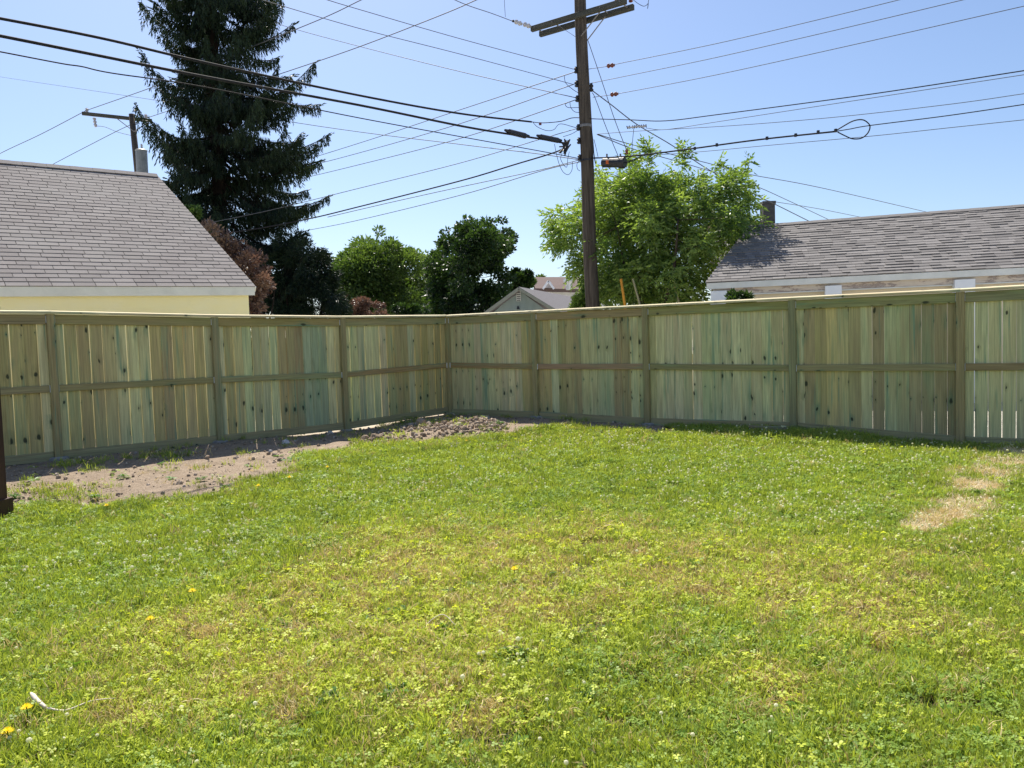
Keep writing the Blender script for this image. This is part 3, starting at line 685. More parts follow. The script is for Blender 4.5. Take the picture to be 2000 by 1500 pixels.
lf = P(1012, 601, Zg-0.1)
lamp = put('wall_light', chamf_mesh('wall_light', 0.10,0.08,0.10,0.02,M_BLACK,0.5), T(lf-[0,0,0.05]), sh)

# brown roofed house far behind
Zh = 46.0
hh_ = thing('house', (P(1090,600,Zh)[0], Zh, gz), 'far brown shingled house with a tiny white gable, above the grey green garage', 'house')
rl, rrg = P(1046, 541, Zh+3), P(1200, 541, Zh+3); el, er = P(1042, 563, Zh), P(1200, 566, Zh)
solid_roof('roof', [el, er, rrg, rl], 0.2, M_SHF, hh_)
V, Fc = box_vf(el[0]+.3, er[0]-.3, Zh+0.4, Zh+7, gz, el[2]-0.15); put('wall', mesh_np('wall', V, Fc, M_WHITE), Matrix(), hh_)
solid_roof('rear_roof', [rl+[0,0.01,0], rrg+[0,0.01,0], rrg+[0,4,-1], rl+[0,4,-1]], 0.2, M_SHF, hh_)
dl, dt, dr = P(1062, 562, Zh-0.3), P(1071, 549, Zh-0.3), P(1080, 562, Zh-0.3)
V = [dl, dr, dt, dl+[0,3,0], dr+[0,3,0], dt+[0,3,0]]
dm_ = put('dormer', mesh_np('dormer', V, [(0,1,2),(5,4,3),(0,3,4,1),(1,4,5,2),(2,5,3,0)], simple('dormer gable', (0.35,0.33,0.34),(0.4,0.38,0.38),3)), Matrix(), hh_)
for a_, b_ in ((dl+(dl-dt)*0.2, dt), (dt, dr+(dr-dt)*0.2)): beam('dormer_trim', a_-[0,0.1,0], b_-[0,0.1,0], 0.08, 0.12, (0,1,0), M_PILAST, dm_)
vp = P(1111, 556, Zh-0.5)
pv = put('roof_ventilator', mesh_np('roof_ventilator', *tube_vf([vp-[0,0,.3], vp+[0,0,.15], vp+[0,0,.16], vp+[0,0,.35]], [.18,.18,.32,.30], 8), M_WHITE), Matrix(), hh_)
# pale distant gable left of the dark maple
Zs = 44.0
hs = thing('house', (P(828,600,Zs)[0], Zs, gz), 'sliver of a pale grey house roof at the foot of the dark maple', 'house')
a_, b_, c_ = P(812, 622, Zs), P(842, 588, Zs), P(850, 622, Zs)
V = [a_, c_, b_, a_+[0,6,0], c_+[0,6,0], b_+[0,6,0]]
put('roof', mesh_np('roof', V, [(0,1,2),(5,4,3),(0,3,4,1),(1,4,5,2),(2,5,3,0)], simple('pale roof', (0.36,0.37,0.40),(0.42,0.43,0.45),3)), Matrix(), hs)
V, Fc = box_vf(a_[0]+.1, c_[0]-.1, Zs+.1, Zs+5.9, gz, a_[2]-.02); put('wall', mesh_np('wall', V, Fc, M_WHITE), Matrix(), hs)

# ------------------------------------------------------------------ utility poles
ZP = 18.0
pb, pt_ = P(1158, 612, ZP), P(1131, -60, ZP)
dirp = (pt_-pb)/(pt_[2]-pb[2])
base = pb+dirp*(gz-0.3-pb[2])
pole = thing('utility_pole', base, 'tall weathered utility pole with double crossarm standing behind the right fence', 'utility pole')
hs_ = np.linspace(gz-0.3, pt_[2]+0.5, 24)
pts = np.array([pb+dirp*(h-pb[2]) for h in hs_]); pts += np.stack([0.012*np.sin(hs_*1.3), 0.01*np.cos(hs_*0.9), 0*hs_], -1)
V, Fc = tube_vf(pts - base, np.interp(hs_, [0, 4, 11], [0.175, 0.155, 0.125]), 18)
put('shaft', mesh_np('shaft', V, Fc, M_OLDWOOD, True), T(base), pole)
def on_pole(py): 
    a_ = P(1131+(py+60)*27/672, py, ZP); return a_
ad = horiz(P(1236, 11, 17.35)-P(1053, 63, 18.7)); an = np.array([ad[1], -ad[0], 0]); an = an if an[1] < 0 else -an
ac = on_pole(36)
arms = []
for s in (-1, 1):
    c = ac + an*0.19*s
    arms.append(beam('crossarm', c-ad*1.22, c+ad*1.22, 0.12, 0.095, (0,0,1), M_ARM, pole, 0.008))
bp_ = on_pole(76)
for s in (-1, 1):
    for e in (-1, 1):
        beam('brace', bp_+an*0.15*s+ad*0.06*e, ac+an*0.14*s+ad*0.55*e-[0,0,0.05], 0.035, 0.008, an, M_GALV, pole, 0.001)
for e in (-1.1, -0.62, 0.62, 1.1):
    V, Fc = tube_vf([ac+ad*e-an*0.27, ac+ad*e+an*0.27], 0.014, 6); put('spacer_bolt', mesh_np('spacer_bolt', V, Fc, M_GALV), Matrix(), pole)
def insulator_vf(p, q, r, n=10, bells=4):
    p = np.array(p, float); q = np.array(q, float); ts = np.linspace(0, 1, bells*4+1)
    rad = [r*(1.0 if (i % 4) in (1,2) else 0.62) for i in range(len(ts))]
    return tube_vf([p+(q-p)*t for t in ts], rad, n)
for (x, y, m) in ((1232, -2, M_BLACK), (1205, -2, M_BLACK)):
    q = P(x, y+6, 17.4); put('pin_insulator', mesh_np('pin_insulator', *insulator_vf(q, q+[0,0,0.14], 0.05), M_PORC), Matrix(), pole)
for py, s in ((137, 1), (164, 1), (193, 1), (249, 1), (275, 1), (308, 1)):     # spool brackets on the shaft
    c = on_pole(py) + np.array([-0.165, -0.02, 0])
    put('spool_bracket', mesh_np('spool_bracket', *insulator_vf(c-[0,0,0.07], c+[0,0,0.07], 0.05, 8, 2), M_BLACK), Matrix(), pole)
c = on_pole(172)+np.array([0.17,-0.02,0]); put('spool_bracket', mesh_np('spool_bracket', *insulator_vf(c-[0,0,0.09], c+[0,0,0.09], 0.05, 8, 2), M_BLACK), Matrix(), pole)
c = on_pole(247); put('strap', mesh_np('strap', *tube_vf([c-[0,0,0.03], c+[0,0,0.03]], 0.15, 18), M_GALV), Matrix(), pole)
c = on_pole(314); put('strap', mesh_np('strap', *tube_vf([c-[0,0,0.02], c+[0,0,0.02]], 0.152, 18), M_BLACK), Matrix(), pole)
pole_line = [P(1152, 230, ZP-0.17), P(1166, 420, ZP-0.16)]
cond = catmull([P(1155,250,ZP-0.1), P(1158,275,ZP-0.15), P(1160,300,ZP-0.15), P(1163,320,ZP-0.12)], 5)
put('riser_cable', mesh_np('riser_cable', *tube_vf(cond, 0.012, 6), M_CABLE), Matrix(), pole)

# far pole with transformer
ZF = 32.0
fb, ft = P(270, 345, ZF), P(257, 223, ZF); dfp = (ft-fb)/(ft[2]-fb[2]); fbase = fb+dfp*(gz-fb[2])
fp = thing('utility_pole', fbase, 'smaller far utility pole with single crossarm and grey transformer, beside the spruce', 'utility pole')
put('shaft', mesh_np('shaft', *tube_vf([fbase, fb, ft], [0.16,0.13,0.11], 12), M_OLDWOOD, True), Matrix(), fp)
al, ar = P(164, 223.5, ZF-0.4), P(300, 238, ZF+0.4)
beam('crossarm', al-[0,.14,0], ar-[0,.14,0], 0.13, 0.10, (0,0,1), M_ARM, fp)
for x, y in ((229, 232), (290, 239)):
    beam('brace', P(262, 257, ZF-0.12), P(x, y, ZF-0.15), 0.03, 0.03, (0,1,0), M_GALV, fp, 0.002)
for x, y in ((170, 221), (285, 233)):
    q = P(x, y, ZF-0.1); put('pin_insulator', mesh_np('pin_insulator', *insulator_vf(q-[0,0,0.05], q+[0,0,0.2], 0.07), M_PORCG), Matrix(), fp)
q = P(184, 230, ZF-0.2); put('fuse_cutout', mesh_np('fuse_cutout', *insulator_vf(q, P(187,248,ZF-0.25), 0.07, 8, 3), M_PORCG), Matrix(), fp)
tc_, tb_ = P(276, 294, ZF-0.35), P(278.5, 345, ZF-0.35)
tk = put('transformer', mesh_np('transformer', *tube_vf([tb_, tb_+(tc_-tb_)*.97, tc_, tc_+[0,0,0.04]], [.22,.22,.24,.18], 16), M_TANK), Matrix(), fp)
q = P(277, 292, ZF-0.35); put('bushing', mesh_np('bushing', *insulator_vf(q, q+[0,0,.22], 0.05, 8, 3), M_PORCG), Matrix(), tk)

# ------------------------------------------------------------------ wires
def wire(name, label, cat, px, A, B, rad, mat=M_WIRE, group='wires strung to the main utility pole', extra=None, k=8, n=6):
    """px: pixel points along the run; A, B plan points of the vertical plane it hangs in"""
    pts = [col_on_line(x, y, A, B) for x, y in px]
    for e, (p_, q_) in ((0, (0, 1)), (1, (-1, -2))):                 # carry on beyond the frame
        x, y = px[p_]
        if x < 0 or x > 2000 or y < 0:
            t_ = unit(pts[p_]-pts[q_]); ex = [pts[p_]+t_*d_ + np.array([0,0,0.004*d_*d_]) for d_ in (3.0, 7.0, 12.0)]
            pts = pts+ex if e else ex[::-1]+pts
            if not e: px = [(9,9)]*3+list(px)
    c = catmull(pts, k); o0 = c[0].copy()
    V, Fc = tube_vf(c-o0, rad, n); o = put(name, mesh_np(name, V, Fc, mat, True), T(o0)); tag(o, label, cat, group); return o, c
pp = P(1140, 250, ZP)
def plan(px_, Z): q = P(px_, 400, Z); return q
Lfar = lambda px_, Z: (pp, plan(px_, Z))
WIRES = [
 ('telephone_cable','thick upper cable sweeping from top left edge down to the pole, lashed and pinkish grey',[(-60,26),(0,36),(200,75),(400,122),(700,186),(900,222),(1038,238)],(0,9.5),0.019,M_CABLE),
 ('telephone_cable','thick black cable just below the upper one, carrying two splice boxes near the pole',[(-60,59),(0,70),(200,110),(400,150),(700,205),(900,246),(995,262),(1060,272),(1105,280)],(0,9.6),0.021,M_CABLE),
 ('power_line','slim dark wavy cable third from top at left edge, ending low on the pole',[(-60,90),(0,101),(120,124),(160,130),(220,143),(400,170),(700,230),(900,267),(1060,296),(1133,310)],(0,9.8),0.009,M_CABLE),
 ('power_line','thin lowest line at the left edge passing behind the spruce to the pole',[(-60,139),(0,150),(280,192),(620,246),(900,282),(1040,299),(1133,312)],(0,60),0.011,M_WIRE),
 ('power_line','highest of three parallel wires descending rightwards from top edge to the pole',[(560,-25),(640,0),(700,18),(900,76),(1120,135)],(500,13),0.0065,M_WIRE),
 ('power_line','middle of three parallel wires descending rightwards from top edge to the pole',[(440,-22),(513,0),(700,55),(900,106),(1120,165)],(500,13.5),0.0065,M_WIRE),
 ('power_line','lowest of three parallel wires descending rightwards past the spruce to the pole',[(330,-20),(400,2),(560,52),(700,90),(900,140),(1125,191)],(500,30),0.010,M_WIRE),
 ('power_line','highest wire dropping leftwards from the pole towards the spruce',[(1128,139),(1100,148),(900,214),(700,280),(560,322),(420,356)],(400,40),0.010,M_WIRE),
 ('power_line','second wire dropping leftwards from the pole towards the spruce',[(1128,162),(900,241),(700,299),(560,335),(420,368)],(400,40),0.010,M_WIRE),
 ('power_line','third wire dropping leftwards from the pole towards the spruce',[(1130,193),(900,270),(700,322),(560,355),(420,384)],(400,40),0.010,M_WIRE),
 ('power_line','fourth wire dropping leftwards, crossing in front of the spruce needles',[(1130,250),(1055,272),(900,318),(700,368),(530,410),(400,437)],(400,22.5),0.0085,M_WIRE),
 ('telephone_cable','thick black cable dropping leftwards from the splice bundle across the spruce',[(1105,285),(1085,297),(1000,323),(900,353),(700,404),(600,428),(480,450),(330,468)],(400,23),0.017,M_CABLE),
 ('power_line','slender cable hugging just under the thick dropping cable',[(1133,312),(1050,333),(900,365),(760,396),(640,424)],(400,23),0.009,M_WIRE),
 ('power_line','faintest lowest wire dropping leftwards from the pole, ending behind the spruce',[(1133,316),(1060,333),(900,381),(700,430),(600,450),(500,468)],(400,40),0.010,M_WIRE),
]
for nm, lb, px_, (bx, bz), rd, mt in WIRES:
    wire(nm, lb, 'power line' if nm == 'power_line' else 'cable', px_, pp, plan(bx, bz), rd, mt)
fpA = plan(170, ZF)
wire('power_line', 'thin wire rising from the left edge to the far pole left insulator', 'power line', [(-60,336),(0,300),(80,262),(168,216)], plan(-60,38), plan(170,ZF), 0.014, group='wires strung to the far pole')
wire('power_line', 'thin wire rising rightwards behind the spruce from the far pole left insulator', 'power line', [(168,216),(312,165),(440,112),(620,40),(705,0),(760,-25)], plan(170,ZF), plan(760,22), 0.013, group='wires strung to the far pole')
wire('power_line', 'thin wire rising rightwards from the far pole right insulator to top edge', 'power line', [(285,231),(440,180),(560,140),(700,92),(860,30),(930,0),(980,-22)], plan(285,ZF), plan(980,19), 0.012, group='wires strung to the far pole')
wire('power_line', 'thin wire sagging down left from the far pole to the yellow garage roof', 'power line', [(285,232),(241,250),(170,286),(105,320),(60,345)], plan(285,ZF), plan(60,36), 0.013, group='wires strung to the far pole')
wire('jumper_wire', 'short drooping wire between cutout fuse and far pole shaft', 'wire', [(187,246),(205,248),(230,258),(262,266)], plan(185,ZF-0.3), plan(262,ZF-0.1), 0.010, group='wires strung to the far pole')
RR = plan(2000, 13.1)
RW = [
 ('power_line','highest wire rising rightwards from the pole, with a brown insulator near its start',[(1149,135),(1183,130),(1205,125),(1400,85),(1600,38),(1755,0),(1860,-26)],0.0065,M_WIRE),
 ('power_line','second wire rising rightwards from the pole, without insulator',[(1152,163),(1250,143),(1400,112),(1640,57),(1880,0),(1990,-26)],0.0065,M_WIRE),
 ('power_line','third wire rising rightwards from the pole, with a lower brown insulator',[(1158,190),(1188,186),(1213,182),(1400,146),(1700,80),(2000,12),(2080,-6)],0.0065,M_WIRE),
 ('telephone_cable','lashed brownish cable passing round the pole and rising to the right edge',[(1038,238),(1060,240),(1095,237),(1120,230),(1155,232),(1230,234),(1300,236),(1400,224),(1700,184),(2000,138),(2080,126)],0.010,M_CABLE),
 ('power_line','thin wire just under the lashed cable rising to the right edge',[(1262,250),(1300,253),(1400,238),(1640,201),(2000,146),(2080,134)],0.006,M_WIRE),
 ('power_line','pale thin wire fanning slightly below, from silver splice to right edge',[(1165,262),(1230,257),(1300,253),(1450,244),(1640,228),(1860,203),(2000,183),(2080,172)],0.006,M_WIRE),
 ('telephone_cable','heavy black strand running right from the pole to the cable loop',[(1150,309),(1200,307),(1250,303),(1340,292),(1480,273),(1630,257)],0.017,M_CABLE),
 ('telephone_cable','slim black cable running from the cable loop to the right edge',[(1630,257),(1660,252),(1700,245),(1850,226),(2000,204),(2080,192)],0.009,M_CABLE),
 ('power_line','thin lowest wire at the right, running beneath the cable loop',[(1230,306),(1360,297),(1500,284),(1700,266),(1850,250),(2000,234),(2080,225)],0.006,M_WIRE),
]
for nm, lb, px_, rd, mt in RW:
    wire(nm, lb, 'power line' if nm == 'power_line' else 'cable', px_, pp, RR, rd, mt)
SV = [
 ('service_drop','twisted service cable from pole bracket down to the cream garage ridge',[(1157,177),(1193,204),(1244,243),(1311,283),(1377,327),(1450,368),(1520,402),(1594,439)],(1600,24),0.012,M_WIRE),
 ('service_drop','thin drop wire highest over the cream garage roof, ending far right on its ridge',[(1167,262),(1236,283),(1380,318),(1461,340),(1600,366),(1818,416)],(1818,30),0.010,M_WIRE),
 ('service_drop','thin drop wire between twisted cable and highest drop, ending mid ridge',[(1167,263),(1240,292),(1340,320),(1464,359),(1540,392),(1629,434)],(1629,28),0.010,M_WIRE),
 ('service_drop','faint drop wire just right of the chimney grazing the ridge',[(1470,386),(1500,392),(1600,408),(1700,428)],(1700,34),0.010,M_WIRE),
]
for nm, lb, px_, (bx, bz), rd, mt in SV: wire(nm, lb, 'wire', px_, pp, plan(bx, bz), rd, mt)
wire('power_line', 'wire dead ended on white insulators left of the crossarm', 'power line', [(820,-35),(900,5),(960,26),(1000,41)], plan(1000,18.6), plan(700,15), 0.008)
wire('power_line', 'short vertical tap wire hanging above the white insulators', 'power line', [(984,-30),(985,0),(987,33)], plan(987,18.5), plan(980,18.45), 0.006)
wire('guy_wire', 'longer guy wire slanting down right from crossarm braces to the splice', 'guy wire', [(1148,78),(1176,160),(1200,232),(1224,294)], pp, plan(1224,17.6), 0.008)
wire('guy_wire', 'shorter inner guy wire slanting down to the black splice closure', 'guy wire', [(1157,181),(1163,193),(1184,249),(1207,304)], pp, plan(1207,17.7), 0.008)
# small jumpers and drip loops around the pole
DL = [('tall thin drip loop hanging lowest beneath the splice bundle', [(1083,281),(1086,297),(1092,320),(1100,336),(1110,341),(1117,332),(1118,316)]),
      ('narrow drip loop inside the tall one', [(1098,299),(1095,310),(1101,322),(1107,326),(1109,310),(1112,296)]),
      ('curved jumper drooping between cable clamp and pole at mid height', [(1040,238),(1050,248),(1068,255),(1082,253),(1094,242),(1120,248),(1132,251)]),
      ('small looped jumper beneath third bracket', [(1110,200),(1104,204),(1110,210),(1130,210)]),
      ('hooked jumper beside third bracket', [(1113,199),(1115,210),(1122,218),(1132,220)]),
      ('jumper wire hanging off the top bracket wire', [(1102,148),(1105,162),(1118,174),(1132,183)]),
      ('curl of wire at the left of the pole under the strand', [(1133,312),(1127,320),(1128,330),(1133,334)]),
      ('slack jumper below pole clamp', [(1100,267),(1115,262),(1126,256),(1131,251)]),
      ('two strand tail hanging right of the pole', [(1160,272),(1164,288),(1168,306)]),
      ('thin tail wire hanging below the lashed splice', [(1238,250),(1236,270),(1234,296)])]
for lb, px_ in DL: wire('jumper_wire', lb, 'wire', px_, plan(1040,17.8), plan(1260,17.8), 0.0065, M_CABLE, group='jumper wires around the pole')
wire('jumper_wire', 'little loop of wire right of the crossarm tip', 'wire', [(1237,0),(1248,8),(1258,12),(1266,6),(1268,-8)], plan(1237,17.4), plan(1268,17.3), 0.006, M_CABLE, group='jumper wires around the pole')

def along(px, Zs): return [P(x, y, z) for (x, y), z in zip(px, Zs)]
def pline(x, y): return col_on_line(x, y, pp, plan(0, 9.6))
def rline(x, y): return col_on_line(x, y, pp, RR)
for lb, a, b in (('longer black splice box on the thick cable, farther from the pole', (994,256), (1026,264)), ('black splice box on the thick cable, nearer the pole', (1056,266), (1090,273))):
    p0, p1 = pline(*a), pline(*b); x, y, z = axes(p0, p1, (0,0,1)); Ln = np.linalg.norm(p1-p0)
    o = put('splice_box', chamf_mesh('splice_box', 0.11, 0.09, float(Ln), 0.025, M_BLACK), frame(p0-np.array([0,0,0.015]), x, y, z))
    tag(o, lb, 'splice box', 'splice boxes on the cables')
    for s in (0, 1):
        q = p0 if s == 0 else p1; d = (p0-p1)/Ln if s == 0 else (p1-p0)/Ln
        put('end_boot', mesh_np('end_boot', *tube_vf([q-[0,0,0.01], q+d*0.12], [0.045, 0.024], 8), M_BLACK), Matrix(), o)
# splice bundle by the pole
q = P(1106, 288, 17.8)
bd = []
for k in range(14):
    a = np.array([RNG.normal(0,.05), RNG.normal(0,.05), RNG.normal(0.02,.05)])
    bd.append(tube_vf(catmull([q+a+[0.02,0,0.09], q+a*0.5, q+a+[-0.05+RNG.normal(0,.03), 0, -0.12+RNG.normal(0,.05)]], 3), 0.018, 5))
o = put('cable_bundle', mesh_np('cable_bundle', *join_vf(bd), M_BLACK), Matrix()); tag(o, 'tangled black knot of cable ends where the thick cables meet left of the pole', 'cable bundle'); o['kind'] = 'stuff'
del o['category']
# round splice closure
p0, p1 = rline(1177, 318), rline(1221, 318)
cl = thing('splice_closure', (p0+p1)/2, 'fat black cylindrical splice closure with orange label hung right of the pole', 'splice closure')
d = unit(p1-p0); Ln = np.linalg.norm(p1-p0)
put('barrel', mesh_np('barrel', *tube_vf([p0, p0+d*0.02, p0+d*Ln*.75, p0+d*Ln*.76, p1-d*.02, p1], [.085,.105,.105,.125,.125,.105], 16), M_BLACK, False), Matrix(), cl)
tl = p0+d*Ln*0.28-np.array([0.03,0.105,0.01]); put('warning_label', box_mesh('warning_label', -0.05,0.05,-0.004,0.004,-0.04,0.045, M_ORANGE), T(tl), cl)
for s in (0.2, 0.8):
    q = p0+d*Ln*s; put('hanger', mesh_np('hanger', *tube_vf([q+[0,0,0.08], q+[0,0,0.20]], 0.022, 6), M_GALV), Matrix(), cl)
put('tail_cable', mesh_np('tail_cable', *tube_vf(catmull([p1, p1+d*0.15+[0,0,.05], rline(1252,306)], 4), 0.012, 6), M_CABLE), Matrix(), cl)
q = rline(1224, 295); o = put('guy_clamp', mesh_np('guy_clamp', *insulator_vf(q-[0,0,.07], q+[0,0,.04], .042, 8, 2), M_PORC)); tag(o, 'small dark guy clamp just above right end of the splice closure', 'clamp')
# lashed silver splice at (1250,247)
q0, q1 = rline(1226, 249), rline(1262, 246)
o = put('lashed_splice', mesh_np('lashed_splice', *insulator_vf(q0, q1, .026, 8, 5), M_PORCG)); tag(o, 'silver clamped splice on the cable between pole and tree top', 'splice')
bits = []
for k in range(9):
    a = q0+(q1-q0)*(k/8); bits.append(tube_vf([a+[0,0,-.03], a+[RNG.normal(0,.01),0,.035]], .012, 5))
put('clamp', mesh_np('clamp', *join_vf(bits), M_BLACK), Matrix(), o)['kind'] = 'stuff'
# strand clamps along the heavy strand
for (x, y), lb in zip(((1357,291),(1400,284),(1498,271),(1554,265),(1598,259),(1632,256)), ('tiny black strand clamp nearest the pole, above the ash crown','tiny black strand clamp second from the pole','tiny black strand clamp third from the pole','tiny black strand clamp third before the cable loop','tiny black strand clamp next but one before the cable loop','tiny black strand clamp at the neck of the cable loop')):
    q = rline(x, y); o = put('strand_clamp', chamf_mesh('strand_clamp', .05,.05,.06,.01,M_BLACK), T(q-[0,0,.02]))
    tag(o, lb, 'clamp', 'clamps on the heavy strand')
# snowshoe loop
lp = [(1630,257),(1648,246),(1667,236),(1685,234),(1697,242),(1699,250),(1694,261),(1682,270),(1665,271),(1650,265),(1636,258)]
V, Fc = tube_vf(catmull([rline(*a) for a in lp], 5), 0.012, 6); o = put('cable_loop', mesh_np('cable_loop', V, Fc, M_CABLE, True)); tag(o, 'teardrop loop of slack black cable hung on the strand at right', 'cable loop')
for x, y, lb in ((1193,128,'upper brown strain insulator right of the pole'), (1200,184,'lower brown strain insulator right of the pole')):
    o = put('strain_insulator', mesh_np('strain_insulator', *insulator_vf(rline(x-7,y+1), rline(x+7,y-1), .05, 10, 2), M_PORC)); tag(o, lb, 'insulator', 'brown strain insulators')
for x, y, lb in ((1013,44,'white disc insulator farther from the crossarm end'), (1030,49,'white disc insulator touching the crossarm left end')):
    a, b = P(x-7, y-2, 18.5), P(x+6, y+3, 18.4)
    o = put('disc_insulator', mesh_np('disc_insulator', *insulator_vf(a, b, .055, 10, 2), M_PORCG)); tag(o, lb, 'insulator', 'white disc insulators')
o = put('wire_clamp', mesh_np('wire_clamp', *insulator_vf(P(1000,40,18.5), P(1006,43,18.5), .03, 6, 1), M_BLACK)); tag(o, 'dark dead end clamp beside the white insulators', 'clamp')
q = P(1055, 240, 17.3); o = put('cable_tag', chamf_mesh('cable_tag', .06,.02,.06,.004,M_PORC), T(q-[0,0,.05])); tag(o, 'small reddish tag hanging on the upper cable left of the pole', 'tag')
# guy guards
for (a, b, m, lb) in (((1213,545),(1227,640),M_YELLOW,'bright orange guy wire guard in front of the green tree'), ((1236,545),(1262,640),M_TAN,'faded straw coloured guy guard right of the orange one'), ((1316,550),(1338,640),M_TAN,'rusty thin guy guard farthest right in the tree shade')):
    p0, p1 = P(*a, 17.3), P(*b, 16.9)
    p1 = p0+(p1-p0)*((p0[2]-gz)/(p0[2]-p1[2]))
    o = put('guy_guard', mesh_np('guy_guard', *tube_vf([p1, p0], 0.028 if m is M_YELLOW else 0.022, 8), m)); tag(o, lb, 'guy guard', 'guy wire guards above the fence')

# ------------------------------------------------------------------ foliage
def leaf_mesh(name, Pn, D, Ln, Wd, mat, tint, fold=0.15):
    n = len(Pn); D = D/np.linalg.norm(D, axis=1)[:,None]
    R = RNG.normal(size=(n,3)); R[:,2] *= 0.5; Sx = np.cross(D, R); Sx /= np.linalg.norm(Sx, axis=1)[:,None]+1e-9
    Nn = np.cross(D, Sx); Ln = np.asarray(Ln)[:,None]*np.ones((n,1)); Wd = np.asarray(Wd)[:,None]*np.ones((n,1))
    V = np.stack([Pn, Pn+D*Ln*0.42+Sx*Wd/2+Nn*Wd*fold, Pn+D*Ln-Nn*Ln*0.08, Pn+D*Ln*0.42-Sx*Wd/2+Nn*Wd*fold], 1).reshape(-1,3)
    Fc = np.arange(4*n).reshape(n,4)
    return mesh_np(name, V, Fc, mat, False, {'tint': np.repeat(np.clip(tint,0,1), 4)})
def clumps_from_outline(poly, Z, thick, n, rmin, rmax, seed):
    rg = np.random.default_rng(seed); xs = [p[0] for p in poly]; ys = [p[1] for p in poly]; out = []
    gx = rg.uniform(min(xs), max(xs), n*30); gy = rg.uniform(min(ys), max(ys), n*30); d = poly_sd(gx, gy, poly); dmax = d.max()
    for x, y, dd in zip(gx, gy, d):
        if dd < rmin*0.45: continue
        r = min(rmax, max(rmin, dd*rg.uniform(0.6,1.0))); dep = thick*math.sqrt(min(1, dd/dmax*1.6))*rg.uniform(-1,1)
        c = P(x, y, Z+dep); out.append((c, r*Z/F, dd/dmax))
        if len(out) >= n: break
    return out
def tree(name, label, cat, outline, Z, thick, base_px, n_cl, rpx, n_leaf, leaf, mat, seed, group=None, pinnate=0, trunk_r=0.12, multi=1, zfun=None, sprigs=(), droop=0.3, lspread=0.5, up=0.0):
    rg = np.random.default_rng(seed); cl = clumps_from_outline(outline, Z, thick, n_cl, *rpx, seed)
    if zfun: cl = [((lambda q: CAM+(q-CAM)*(zfun(1000+F*((q-CAM)@_r)/((q-CAM)@_f))/Z))(c), r_, e_) for c, r_, e_ in cl]
    base = P(base_px, 600, Z); base[2] = gz-0.05
    root = thing(name, base, label, cat, group)
    # trunk and limbs
    bits = []; forks = []
    topz = max(c[0][2] for c in cl)
    for m_ in range(multi):
        ang = rg.uniform(0, 6.28); lean = np.array([math.cos(ang), math.sin(ang), 0])*((0.14 if topz > 5 else 0.14) if multi > 1 else 0.06)*(topz-gz)
        p0 = base + (np.array([math.cos(ang), math.sin(ang), 0])*trunk_r*1.2 if multi > 1 else 0)
        path = catmull([p0, p0+lean*0.3+[0,0,(topz-gz)*0.35], p0+lean*0.8+[0,0,(topz-gz)*0.5], p0+lean*1.05+[0,0,(topz-gz)*0.68]], 5)
        bits.append(tube_vf(path-base, np.linspace(trunk_r, trunk_r*0.2, len(path)), 8)); forks += [(p, i/len(path)) for i, p in enumerate(path) if i > len(path)*0.25]
    for c, r, _ in cl[:min(len(cl), 90)]:
        cand = [(np.linalg.norm(c-p)+(0.8*(p[2]-c[2]) if p[2] > c[2]-0.2 else 0), p, f) for p, f in forks]; _, p, f = min(cand, key=lambda q: q[0])
        midp = (p+c)/2+np.array([0,0,-0.08*np.linalg.norm(c-p)])+rg.normal(0, .05, 3)
        pth = catmull([p, midp, c], 4); rr0 = max(0.012, trunk_r*(1-f)*0.35); bits.append(tube_vf(pth-base, np.linspace(rr0, 0.006, len(pth)), 5, False))
    put('trunk', mesh_np('trunk', *join_vf(bits), M_BARKD if mat in (M_NEEDLE, M_LEAFD, M_LEAFB) else M_BARK, True), T(base), root)
    # leaves
    ctr = np.mean([c[0] for c in cl], 0)
    for (x, y0, y1) in sprigs:
        for y in np.arange(y0, y1, 7): cl.append((P(x+rg.normal(0,2), y, Z+rg.normal(0,.1)), 6*Z/F, 0.1))
    vol = np.array([r**2.2 for _, r, _ in cl]); cnt = np.maximum(6, (vol/vol.sum()*n_leaf/(pinnate or 1)).astype(int))
    Ps, Ds, Ts = [], [], []
    for (c, r, e), k in zip(cl, cnt):
        v = rg.normal(size=(k,3)); v /= np.linalg.norm(v, axis=1)[:,None]; rad = r*rg.uniform(0.25,1.0,k)**0.55*(1+0.25*rg.normal(size=k)*0.6)
        p = c + v*rad[:,None]*[1,1,0.8]; out = v*0.7 + (p-ctr)/np.linalg.norm(p-ctr,axis=1)[:,None]*0.6 + rg.normal(size=(k,3))*lspread
        out[:,2] += up - droop
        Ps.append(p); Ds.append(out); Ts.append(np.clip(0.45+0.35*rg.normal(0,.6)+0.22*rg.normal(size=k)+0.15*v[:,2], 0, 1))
    Ps = np.vstack(Ps); Ds = np.vstack(Ds); Ts = np.concatenate(Ts)
    if pinnate:
        D = Ds/np.linalg.norm(Ds,axis=1)[:,None]; sd_ = np.cross(D, [0,0,1.0]); sd_ /= np.linalg.norm(sd_,axis=1)[:,None]+1e-9
        L0 = leaf[0]; A, B, C = [], [], []
        for j in range(pinnate):
            t_ = (j//2)/(pinnate/2); s_ = 1 if j % 2 else -1
            q = Ps + D*(L0*2.4*t_)[None] if np.ndim(L0) else Ps + D*(L0*2.2*t_); q[:,2] -= L0*0.8*t_*t_
            dd = D*0.7+sd_*s_*0.75 + rg.normal(size=D.shape)*0.22 if j < pinnate-1 else D; dd = np.array(dd); dd[:,2] -= 0.28
            A.append(q); B.append(dd); C.append(Ts+rg.normal(0,.07,len(Ts)))
        Ps, Ds, Ts = np.vstack(A), np.vstack(B), np.concatenate(C)
